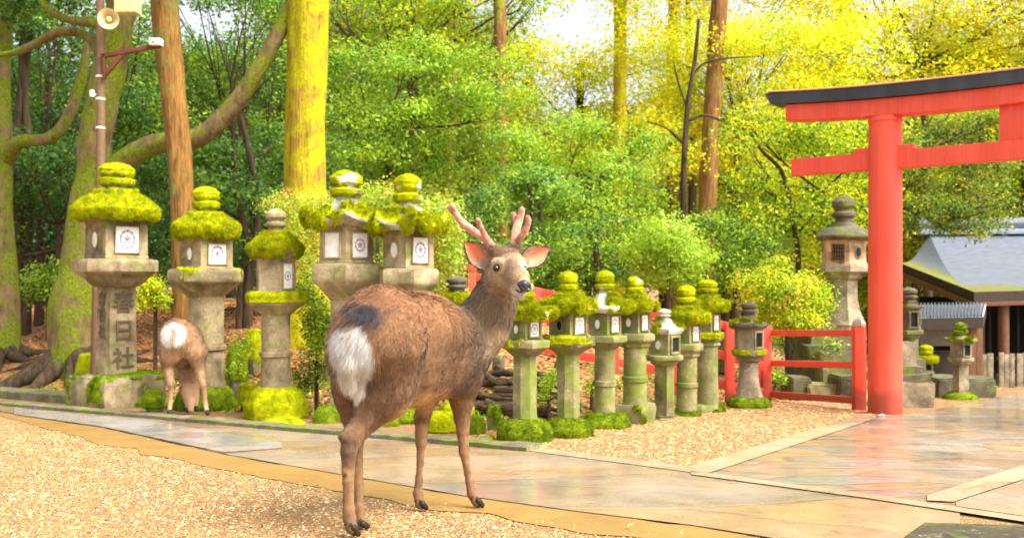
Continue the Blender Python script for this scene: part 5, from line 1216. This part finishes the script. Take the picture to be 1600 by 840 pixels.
# shrubs
SH = [
 ('rounded light green bush under the brown trunk, behind the receding lanterns', 1045, 14.5, [(1045, 372, 0, 52, 40, 3600), (1010, 400, .1, 36, 30, 2000), (1080, 400, .1, 36, 30, 2000), (1045, 420, .2, 55, 30, 2400)], .06, W('LG', 'LIME', 'MID', 'PALE'), [.4, .3, .2, .1]),
 ('bright yellow and orange tipped shrub beside the large bare lantern', 1230, 12.9, [(1195, 440, 0, 34, 26, 2300), (1235, 460, -.1, 48, 34, 3800), (1270, 475, 0, 32, 28, 2000), (1215, 495, .1, 45, 24, 2200), (1180, 460, 0, 28, 28, 1500), (1265, 440, .2, 26, 22, 1000), (1210, 415, .1, 20, 14, 500), (1160, 440, .1, 18, 16, 400), (1285, 455, 0, 16, 22, 500), (1250, 500, -.3, 40, 18, 1300)], .045, W('YEL', 'GOLD', 'LIME', 'OR', 'MID'), [.18, .06, .42, .04, .30]),
 ('low lime green shrub right beside the leftmost lantern', 243, 12.6, [(238, 452, 0, 22, 22, 1500), (262, 470, 0, 20, 18, 900), (225, 470, 0, 20, 16, 900)], .045, W('LIME', 'MID', 'YEL'), None),
 ('pale green bush far left, behind the leaf strewn bank', 75, 17, [(75, 440, 0, 34, 34, 1800), (120, 430, 0, 24, 26, 1000), (40, 445, .2, 30, 24, 900)], .07, W('MID', 'LG', 'LIME', 'DK'), None),
 ('flowering shrub with pink orange tips around the two upturned roof lanterns', 590, 10.7, [(560, 320, .2, 60, 34, 3600), (500, 330, .2, 42, 26, 2000), (610, 310, .1, 40, 34, 2200), (680, 340, 0, 44, 40, 3800), (700, 390, 0, 34, 44, 3200), (650, 400, .3, 60, 50, 3000), (600, 400, .2, 30, 60, 2400), (480, 360, .2, 44, 40, 2600), (440, 320, .2, 36, 20, 1200), (690, 440, .1, 40, 34, 2200), (490, 410, .2, 30, 30, 1500)], .038, W('LG', 'LIME', 'OR', 'MID', 'PALE'), [.34, .2, .13, .2, .13]),
 ('deep green shrub below the flowering one, left of the rump of the stag', 495, 9.9, [(480, 455, .1, 28, 30, 1800), (498, 500, 0, 32, 40, 2600), (500, 560, 0, 30, 40, 2400), (470, 600, .1, 24, 24, 1000), (545, 540, .2, 40, 60, 2000)], .036, W('MID', 'DK', 'LIME', 'LG', 'GOLD'), [.34, .3, .16, .14, .06]),
 ('teal green bush above the neck of the stag', 720, 15, [(720, 350, 0, 40, 40, 2200), (760, 320, 0, 36, 36, 1800), (740, 400, 0, 44, 36, 2000), (810, 400, .2, 44, 44, 2200)], .06, W('TEAL', 'MID', 'DK', 'LG'), None),
 ('small fern like shrub between the first and second lantern right of the stag', 858, 8.9, [(857, 600, 0, 13, 16, 420), (848, 622, -.1, 12, 10, 260), (866, 585, 0, 10, 12, 200)], .03, W('LIME', 'MID'), None),
 ('little green shrub between the second and third lantern right of the stag', 925, 9.6, [(925, 605, 0, 9, 14, 260), (955, 600, .3, 12, 14, 300), (930, 575, 0, 9, 10, 160)], .03, W('LIME', 'MID'), None),
 ('leafy shrub with hanging sprays between the kerb and the hidden trunk', 440, 10.8, [(420, 520, 0, 8, 20, 200), (375, 540, 0, 14, 16, 350), (365, 580, -.1, 12, 12, 250)], .035, W('MID', 'LIME', 'DK'), None),
 ('dim green hedge beyond the red fence', 1240, 14.6, [(1225, 535, 0, 30, 22, 1200), (1260, 530, .1, 30, 20, 1000), (1320, 560, .8, 40, 30, 900), (1300, 535, -2.2, 30, 12, 500), (1215, 590, -2.4, 16, 14, 400)], .05, W('DK', 'MID', 'OL', 'LIME'), None),
]
for lb, bx, Y, cl, sz, pal, pw in SH:
    cyy = sum(c[1] for c in cl) / len(cl)
    tree(lb, bx, Y, [(bx, cyy + 20), (bx + 4, cyy)], [4, 3, 1.5], BARK_D, cl, sz, pal, pw, cat='shrub', name='shrub', M=8, flat=.7)
# --- far forest: one crown of each kind, copied
protos = []
for i in range(3):
    root = empty('forest_tree', (0, 0, 0), 'tall leafy tree in the distant forest behind everything', 'tree', 'distant trees of the forest'); g = Geo()
    tube(g, [(0, 0, -1.5), (.1 * i, 0, 3), (0, .1, 7), (.1, 0, 11)], [.26, .2, .16, .05], M=8, sub=3)
    cl = [(rnd.uniform(-1.9, 1.9), rnd.uniform(-1.5, 1.5), rnd.uniform(1.2, 11)) for _ in range(26)]
    for c in cl: tube(g, [(0, 0, c[2] * .8), (c[0] * .5, c[1] * .5, c[2] * .95), c], [.06, .04, .015], M=4, cap=False)
    t = g.build('trunk', BARK_D, root)
    g = Geo()
    for c in cl: leafset(g, c, (1.35, 1.2, .85), 520, .2, [np.array([1, 1, 1.]), np.array([.7, .8, .75]), np.array([1, .92, .6]), np.array([.42, .5, .42])], [.4, .25, .2, .15], seed=i)
    cr = g.build('crown', LEAF, root, smooth=False, color=True); protos.append((root, t, cr))
far = []
for i in range(30): far.append((-160 + i * 66 + rnd.uniform(-20, 20), rnd.uniform(38, 46), rnd.uniform(.9, 1.3)))
for i in range(26): far.append((-160 + i * 76 + rnd.uniform(-25, 25), rnd.uniform(27, 33), rnd.uniform(.55, .8)))
for i in range(16): far.append((-700 + i * 34 if i < 8 else 1650 + (i - 8) * 60, rnd.uniform(24, 34), rnd.uniform(.8, 1.1)))
for i, (px, Y, s) in enumerate(far):
    pr = protos[i % 3]
    if i < 3: objs = pr
    else:
        r_ = pr[0].copy(); COL.objects.link(r_); t = pr[1].copy(); COL.objects.link(t); t.parent = r_; c = pr[2].copy(); COL.objects.link(c); c.parent = r_; objs = (r_, t, c)
    x = (px - CX) / F * Y; objs[0].location = (x, Y, gzf(x, Y)); objs[0].scale = (s, s, s * (.72 if 800 < px < 1250 else 1.)); objs[0].rotation_euler = (0, 0, rnd.uniform(0, 6))
    t_ = np.clip((px - 300) / 900, 0, 1)
    a = np.array(lin(66, 108, 58)[:3]) * (1 - t_) + np.array(lin(190, 196, 46)[:3]) * t_; b = np.array(lin(120, 160, 60)[:3]); c = a * .65 + b * .35 if rnd.random() < .5 else a
    c = c * rnd.uniform(.8, 1.3); objs[2].color = (*[float(v) for v in c], 1)
# ---------------------------------------------------------------- hall and small structures right of the torii
SHING = m_plain('wet_shingle', lin(176, 186, 200), .3, .35, 7, .5)
def m_roof():
    m, n, bs = mat('shingle_roof', .5, .35); p = pos(n); mp = nd(n, 'ShaderNodeMapping'); mp.inputs['Scale'].default_value = (1, 6, 6); n.links.new(p, mp.inputs[0])
    n1 = noise(n, mp.outputs[0], 5, 6, .7); c = ramp(n, n1.outputs[0], [(.3, lin(70, 76, 88)), (.7, lin(120, 128, 142))]).outputs[0]
    a = nd(n, 'ShaderNodeVertexColor', layer_name='Col'); n2 = noise(n, p, 6, 5, .7)
    ad = nd(n, 'ShaderNodeMath', operation='MULTIPLY_ADD'); n.links.new(n2.outputs[0], ad.inputs[0]); ad.inputs[1].default_value = 1.2
    s = nd(n, 'ShaderNodeSeparateColor'); n.links.new(a.outputs[0], s.inputs[0]); n.links.new(s.outputs[0], ad.inputs[2])
    f = ramp(n, ad.outputs[0], [(.9, GREY(0)), (1.5, GREY(1))]).outputs[0]; c = mix(n, f, c, ramp(n, noise(n, p, 20, 4).outputs[0], [(.3, lin(84, 88, 34)), (.7, lin(132, 130, 62))]).outputs[0])
    n.links.new(c, bs.inputs['Base Color']); bump(n, bs, n1.outputs[0], .4, .02); return m
HR = m_roof()
hall = empty('shrine_hall', (10.3, 19.5, -1.1), 'long low shrine hall with pale wet roof and dark open front behind the torii', 'hall'); ho = np.array(hall.location)
eA, eB, eC = P(1400, 408, 19.5), P(1522, 456, 15.6), P(1800, 448, 16.2)
rA, rB = P(1452, 364, 20.5), P(1820, 362, 19.6)
def surf(g, A0, A1, B0, B1, n=24, m=14, sag=.25, moss=None):
    """curved sheet from edge A0-A1 up to B0-B1, with thickness"""
    u = np.linspace(0, 1, n)[None, :, None]; t = np.linspace(0, 1, m)[:, None, None]
    lo = A0 * (1 - u) + A1 * u; hi = B0 * (1 - u) + B1 * u; v = lo * (1 - t) + hi * t
    v[..., 2] -= sag * np.sin(np.pi * t[..., 0]); f = grid_faces(m, n, False)
    mm = (1 - sstep(0, .5, t[..., 0])) * (1 - sstep(.0, 1.0, u[..., 0])) if moss is None else moss(u[..., 0], t[..., 0])
    c = np.stack([mm, mm, mm], -1) * np.ones((m, n, 1)); vt = v.reshape(-1, 3); g.add(vt, f, 0, c.reshape(-1, 3)); g.add(vt - [0, 0, .16], f[:, ::-1], 0, np.zeros((len(vt), 3)))
    for row in (np.arange(n), np.arange(n) + (m - 1) * n, np.arange(m) * n, np.arange(m) * n + n - 1):
        q = np.stack([vt[row], vt[row] - [0, 0, .16]], 0).reshape(-1, 3); k = len(row); g.add(q, grid_faces(2, k, False), 1, np.zeros((len(q), 3)))
g = Geo(); surf(g, eB, eC, rA, rB, moss=lambda u, t: (1 - sstep(.0, .35, t)) * (1 - sstep(.1, .7, u)) * .9 + .0 * t)
surf(g, eA, eB + [0, .0, .0], rA + [-.02, 0, 0], rA + [0, 0, .0], moss=lambda u, t: .8 * (1 - sstep(.0, .8, t)) * np.ones_like(u))
g.build('roof', [HR, WOODD], hall, color=True, off=ho)
g = Geo()
for i, (dz, w_) in enumerate([(.02, .42), (.14, .34), (.25, .24)]): beam(g, rA + [-.25, 0, dz], rB + [0, 0, dz], w_, .11, i % 2)
g.build('roof_ridge', [SHING, m_plain('ridge_tile_dark', lin(96, 104, 118), .4, .3)], hall, off=ho)
g = Geo(); beam(g, eB + [0, .02, -.2], eC + [0, .02, -.2], .10, .07, 0); beam(g, eA + [0, .05, -.21], eB + [0, .02, -.21], .1, .10, 0); g.build('eave_board', m_plain('eave_board', lin(110, 74, 52), .6, .3), hall, off=ho)
for px, Y in ((1568, 15.9), (1530, 16.2), (1690, 16.1)):
    g = Geo(); b = P(px, 455, Y); zb = -S * Y; add_loft(g, [(.085, zb), (.085, b[2])], M=16, amp=.002, center=(b[0], b[1])); g.build('pillar', WOODB, hall, off=ho)
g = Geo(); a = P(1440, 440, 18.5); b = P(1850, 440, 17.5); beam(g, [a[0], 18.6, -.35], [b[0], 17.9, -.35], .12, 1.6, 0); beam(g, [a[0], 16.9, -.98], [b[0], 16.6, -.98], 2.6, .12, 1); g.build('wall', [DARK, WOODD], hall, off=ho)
for i in range(7):
    px = 1545 + i * 22; g = Geo(); b = P(px, 530, 17.6); box(g, (b[0] - .02, 17.55, -1.0), (b[0] + .02, 17.6, .35)); g.build('lattice_post', WOODD, hall, off=ho)
# notice hut
hut = empty('notice_hut', (P(1480, 590, 14.0)[0], 14.0, -.84), 'small open hut with striped slate roof in front of the hall', 'hut'); ho = np.array(hut.location)
a0, a1, b0, b1 = P(1420, 497, 13.7), P(1536, 495, 13.7), P(1420, 476, 14.5), P(1541, 475, 14.5)
g = Geo(); surf(g, a0, a1, b0, b1, n=8, m=6, sag=.02, moss=lambda u, t: 0 * u * t); g.build('roof', [m_plain('slate_light', lin(205, 215, 232), .35, .3), WOODD], hut, color=True, off=ho)
g = Geo()
for i in range(22):
    t = (i + .5) / 22; beam(g, a0 * (1 - t) + a1 * t + [0, 0, .02], b0 * (1 - t) + b1 * t + [0, 0, .02], .022, .03)
g.build('roof_tile_rows', m_plain('tile_dark', lin(86, 92, 108), .4, .3), hut, off=ho)
for px, Y in ((1428, 13.9), (1517, 13.9), (1528, 14.4)):
    g = Geo(); p_ = P(px, 500, Y); box(g, (p_[0] - .05, Y - .05, -S * Y - .05), (p_[0] + .05, Y + .05, p_[2])); g.build('post', WOODB, hut, off=ho)
g = Geo(); p0, p1 = P(1436, 540, 14.3), P(1506, 505, 14.3); box(g, (p0[0], 14.28, p0[2]), (p1[0], 14.34, p1[2])); g.build('board', m_plain('board_grey', lin(128, 124, 112), .8, .3), hut, off=ho)
g = Geo(); p0, p1 = P(1430, 592, 14.4), P(1520, 548, 14.4); box(g, (p0[0], 14.4, p0[2]), (p1[0], 14.5, p1[2])); g.build('back_wall', WOODD, hut, off=ho)
# stone blocks
def block(label, x0, x1, y0, y1, Y, dep, m, name='stone_block', cat='stone block', seed=1, parent=None, off=None, bev=.02, rot=0):
    a = P(x0, y1, Y); b = P(x1, y0, Y); zb = min(a[2], gzf(a[0], Y)) if parent is None else a[2]
    bm = bmesh.new(); bmesh.ops.create_cube(bm, size=1); 
    for v in bm.verts: v.co = Vector(((a[0] + b[0]) / 2 + v.co.x * (b[0] - a[0]), Y + dep / 2 + v.co.y * dep, (zb + b[2]) / 2 + v.co.z * (b[2] - zb)))
    bmesh.ops.bevel(bm, geom=bm.edges[:], offset=bev, segments=2, affect='EDGES'); bmesh.ops.subdivide_edges(bm, edges=bm.edges[:], cuts=3, use_grid_fill=True)
    g = Geo(); add_bm(g, bm); V = g.v[0]; g.v[0] = V + np.stack([vn(V, 5, seed + i, 3) for i in range(3)], 1) * .03
    o = g.build(name, m, parent, off=off)
    return tag(o, label, cat) if parent is None else o
st = empty('stone_pedestal', (P(1432, 640, 11.0)[0], 11.0, -.66), 'stepped grey stone pedestal rising behind the torii post', 'pedestal'); so = np.array(st.location)
for x0, x1, y0, y1, Y in ((1395, 1462, 596, 648, 10.75), (1398, 1458, 585, 598, 10.8), (1400, 1446, 572, 587, 10.95), (1402, 1434, 535, 574, 11.1)):
    block(None, x0, x1, y0, y1, Y, .5, STONEW if y0 > 590 or y0 < 540 else STONED, 'step', parent=st, off=so, seed=x0)
block('dark low stone block behind the small pale lantern', 1466, 1556, 592, 631, 12.5, .7, STONED, seed=7)
tag_ = 0
for i, (x0, x1, lb) in enumerate([(1470, 1500, 'short white picket panel left of the small pale lantern'), (1520, 1552, 'weathered grey board fence panel right of the small pale lantern'), (1560, 1585, 'grey stone fence panel before the hall pillar'), (1588, 1660, 'grey stone fence panel at the right edge')]):
    g = Geo(); Y = 14.6 + .2 * i; z0, z1 = P(0, 598, Y)[2], P(0, 552, Y)[2]; a = P(x0, 560, Y)[0]; b = P(x1, 560, Y)[0]; n = max(3, int((b - a) / .1))
    fr = empty('fence_panel', (a, Y, -S * Y), lb, 'fence panel')
    beam(g, [a, Y + .04, z1 - .08], [b, Y + .04, z1 - .08], .04, .05); beam(g, [a, Y + .04, z0 + .12], [b, Y + .04, z0 + .12], .04, .05); g.build('rail', STONEW, fr, off=np.array(fr.location))
    for k in range(n):
        g = Geo(); xx = a + (b - a) * (k + .5) / n; w_ = (b - a) / n * (.30 if i == 0 else .46); box(g, (xx - w_, Y - .02, min(z0, -S * Y)), (xx + w_, Y + .015, z1 + rnd.uniform(-.02, .02)), bev=.005); g.build('board', STONEW, fr, off=np.array(fr.location))
# behind the red fence
block('broad mossy stone slab under the large bare lantern', 1266, 1350, 503, 522, 13.0, 1.2, ROCK, seed=21)
block('lower mossy stone terrace seen through the red fence', 1262, 1352, 540, 560, 12.7, .6, ROCK, seed=23)
block('small ochre stone block on the terrace behind the red fence', 1284, 1306, 551, 566, 12.4, .3, STONEG, seed=25)
block('dark stone trough behind the red fence, left part', 1238, 1268, 590, 612, 12.0, .5, STONED, seed=27)
block('pale topped stone bench behind the lowest red rail', 1264, 1312, 601, 617, 11.9, .4, STONEG, seed=29)
block('dark squared stone at the foot of the torii behind the fence', 1312, 1336, 588, 620, 11.8, .5, STONED, seed=31)
block('grey stone pier beyond the bridge railing', 1118, 1146, 520, 545, 13.5, .4, STONED, seed=33)
# ---------------------------------------------------------------- utility pole with loudspeaker
Yp = 12.2; xb = (147 - CX) / F * Yp; zb = gzf(xb, Yp); pole = empty('utility_pole', (xb, Yp, zb), 'thin utility pole with loudspeaker, cream box and brown bracket, behind the leftmost lantern', 'utility pole'); po = np.array(pole.location)
METW = m_plain('cream_metal', lin(222, 205, 150), .5, .15, 12); METB = m_plain('brown_metal', lin(110, 62, 44), .6, .35, 14); POLEM = m_plain('pole_wood', lin(132, 104, 76), .85, .35, 20); WHT = m_plain('white_enamel', lin(235, 232, 220), .4, .1)
g = Geo(); tube(g, [(xb, Yp, zb - .1), P(152, 420, Yp), P(157, 250, Yp), P(157, 100, Yp), P(156, -60, Yp), P(155, -260, Yp)], [.058, .056, .053, .050, .048, .044], M=20, sub=4, amp=.003); g.build('pole', POLEM, pole, off=po)
for py in (200, 155, 120):
    g = Geo(); c = P(157, py, Yp); add_loft(g, [(.053, c[2] - .015), (.058, c[2] - .012), (.058, c[2] + .012), (.053, c[2] + .015)], M=20, amp=0, center=(c[0], c[1])); g.build('band', WHT, pole, off=po)
def lathe_dir(prof, c, d, M=28):
    v, f = loft(prof, M=M, amp=0); q = Vector(d).to_track_quat('Z', 'Y').to_matrix(); v = v @ np.array(q).T + c; return v, f
g = Geo(); c = P(171, 31, Yp - .18); pr = [(.012, -.02), (.03, 0), (.032, .03), (.012, .035), (.018, -.05), (.06, -.02), (.112, .07), (.125, .10), (.125, .108), (.110, .10), (.06, .02), (.03, -.0)]
v, f = lathe_dir([(.02, -.16), (.04, -.15), (.042, -.06), (.055, -.03), (.085, .03), (.118, .07), (.128, .085), (.128, .093), (.115, .088), (.08, .045), (.05, .0), (.035, -.02), (.034, .05), (.02, .062), (.001, .064)], c, (.25, -.95, -.12)); g.add(v, f); g.build('loudspeaker', METW, pole, off=po)
g = Geo(); a, b = P(183, 22, Yp - .1), P(217, -12, Yp - .1); box(g, (a[0], a[1] - .1, a[2]), (b[0], a[1] + .1, b[2]), bev=.012); beam(g, P(180, -14, Yp - .1), P(221, -14, Yp - .1), .26, .03); g.build('junction_box', METW, pole, off=po)
g = Geo(); beam(g, P(158, 88, Yp - .08), P(252, 71, Yp - .08), .05, .055); beam(g, P(163, 118, Yp - .08), P(190, 86, Yp - .08), .04, .06); beam(g, P(163, 84, Yp - .08), P(163, 124, Yp - .08), .05, .03); g.build('bracket', METB, pole, off=po)
g = Geo(); a, b = P(235, 72, Yp - .1), P(253, 61, Yp - .1); box(g, (a[0], a[1] - .06, a[2]), (b[0], a[1] + .06, b[2]), bev=.01); lf = lathe_dir([(.001, 0), (.03, 0), (.034, .03), (.02, .034)], P(241, 67, Yp - .17), (0, -1, 0)); g.add(*lf); g.build('lamp', WHT, pole, off=po)
g = Geo(); c = P(144, 146, Yp - .02); lf = lathe_dir([(.001, -.05), (.03, -.045), (.035, 0), (.028, .04), (.001, .05)], c, (0, 0, 1)); g.add(*lf); beam(g, c, P(156, 150, Yp), .02, .02); g.build('small_lamp', WHT, pole, off=po)
# ---------------------------------------------------------------- mossy rocks behind the kerb
RK = [(510, 655, 40, 32, 8.9, 'mossy dark boulder by the right hind leg of the stag'), (440, 668, 92, 24, 8.7, 'flat mossy slab in front of the third lantern'), (370, 560, 32, 36, 11.2, 'dark upright rock between the second and third lantern'), (386, 615, 26, 26, 10.2, 'small mossy rock left of the base of the third lantern'),
      (598, 660, 60, 26, 8.6, 'low mossy rock seen between the legs of the stag'), (690, 664, 44, 34, 8.0, 'mossy rock between the front legs of the stag'), (742, 668, 30, 30, 7.9, 'rounded green rock right of the front legs of the stag'), (756, 688, 34, 14, 7.35, 'bright moss cushion on the kerb'),
      (240, 628, 30, 30, 10.2, 'dark mossy stone left of the grazing deer'), (140, 562, 44, 14, 12.4, 'thin mossy slab lying in the leaves at the left'), (772, 648, 20, 26, 8.2, 'dark wet rock left of the first row lantern'), (715, 640, 50, 24, 9.2, 'grey rock below the roots'), (640, 640, 40, 26, 9.3, 'dark rock behind the belly of the stag'), (395, 525, 30, 18, 12, 'dark stone on the bank right of the second lantern'),
      (876, 562, 22, 12, 10.3, 'small brown stone on the bank between two row lanterns'), (778, 560, 24, 14, 10.8, 'brown stone half buried above the roots')]
for i, (px, py, w_, h_, Y, lb) in enumerate(RK):
    k = Y / F; r = w_ * k / 2; hh = h_ * k; X0 = (px - CX) * k; zt = P(px, py - h_ / 2, Y)[2]; zb = min(gzf(X0, Y), zt - hh) - .03
    pr = [(r * .9, zb), (r, zb + .3 * (zt - zb)), (r * .92, zb + .7 * (zt - zb)), (r * .6, zt - .01), (r * .2, zt)]
    g = Geo(); add_loft(g, resamp(pr, 3), n=[5, 4, 7][i % 3], rot=i, amp=.035, nsc=4, seed=i * 3, soft=.4, center=(X0, Y)); o = tag(g.build('rock', ROCK, off=None), lb, 'rock')
    if 'brown' not in lb: moss_shell(None, o, pr[1:] , .03, [-.6, -.3, -.8][i % 3], i + 80, MOSS if i % 2 else MOSSG, 900, n=[5, 4, 7][i % 3], rot=i, soft=.4, center=(X0, Y), nsc=4, fl=.02)
# exposed roots on the bank
g = Geo(); rg = random.Random(5)
for i in range(15):
    x0 = rg.uniform(.05, .45) - .25; y0 = rg.uniform(9.2, 10.6); pts = []
    for k in range(6):
        x = x0 - .35 + k * .16 + rg.uniform(-.05, .05); y = y0 - k * .14 + rg.uniform(-.08, .08); pts.append((x, y, gzf(x, y) + .05 + rg.uniform(-.03, .06)))
    tube(g, pts, [.045, .04, .034, .028, .02, .01], M=8, sub=4, amp=.01, nsc=20)
tag(g.build('tree_roots', BARK_D), 'tangle of dark bare roots on the bank behind the first row lantern', 'roots')
# low green ground cover along the foot of the bank
n = 26000; x = RNG.uniform(-7, 3.2, n); y = RNG.uniform(6.8, 13.5, n); d = bank_dist(x, y); v_ = vn(np.stack([x, y, 0 * x], 1), 1.3, 77, 3)
keep = (d > -.9) & (d < 1.2) & (v_ > .02) & (x / y < .2) & ((y > 6.9 + (0.3 - x) * .78 + .0) ) & (d + .0 > -.25 + (x > .2) * .25); x, y = x[keep], y[keep]; n = len(x)
g = Geo(); nr = np.tile([0, 0, 1.], (n, 1)); p = np.stack([x, y, gz(x, y)], 1); cc = np.array([C_['LIME'], C_['MID'], C_['DK']])[RNG.choice(3, n, p=[.5, .35, .15])]
blades(g, p, nr, nr * 1., .06, .022, 0, cc, cc * 1.15, jit=.7)
tag(g.build('moss_and_weeds', LITTER, smooth=False, color=True), 'patchy green moss and weeds along the foot of the bank', 'ground cover', kind='stuff')
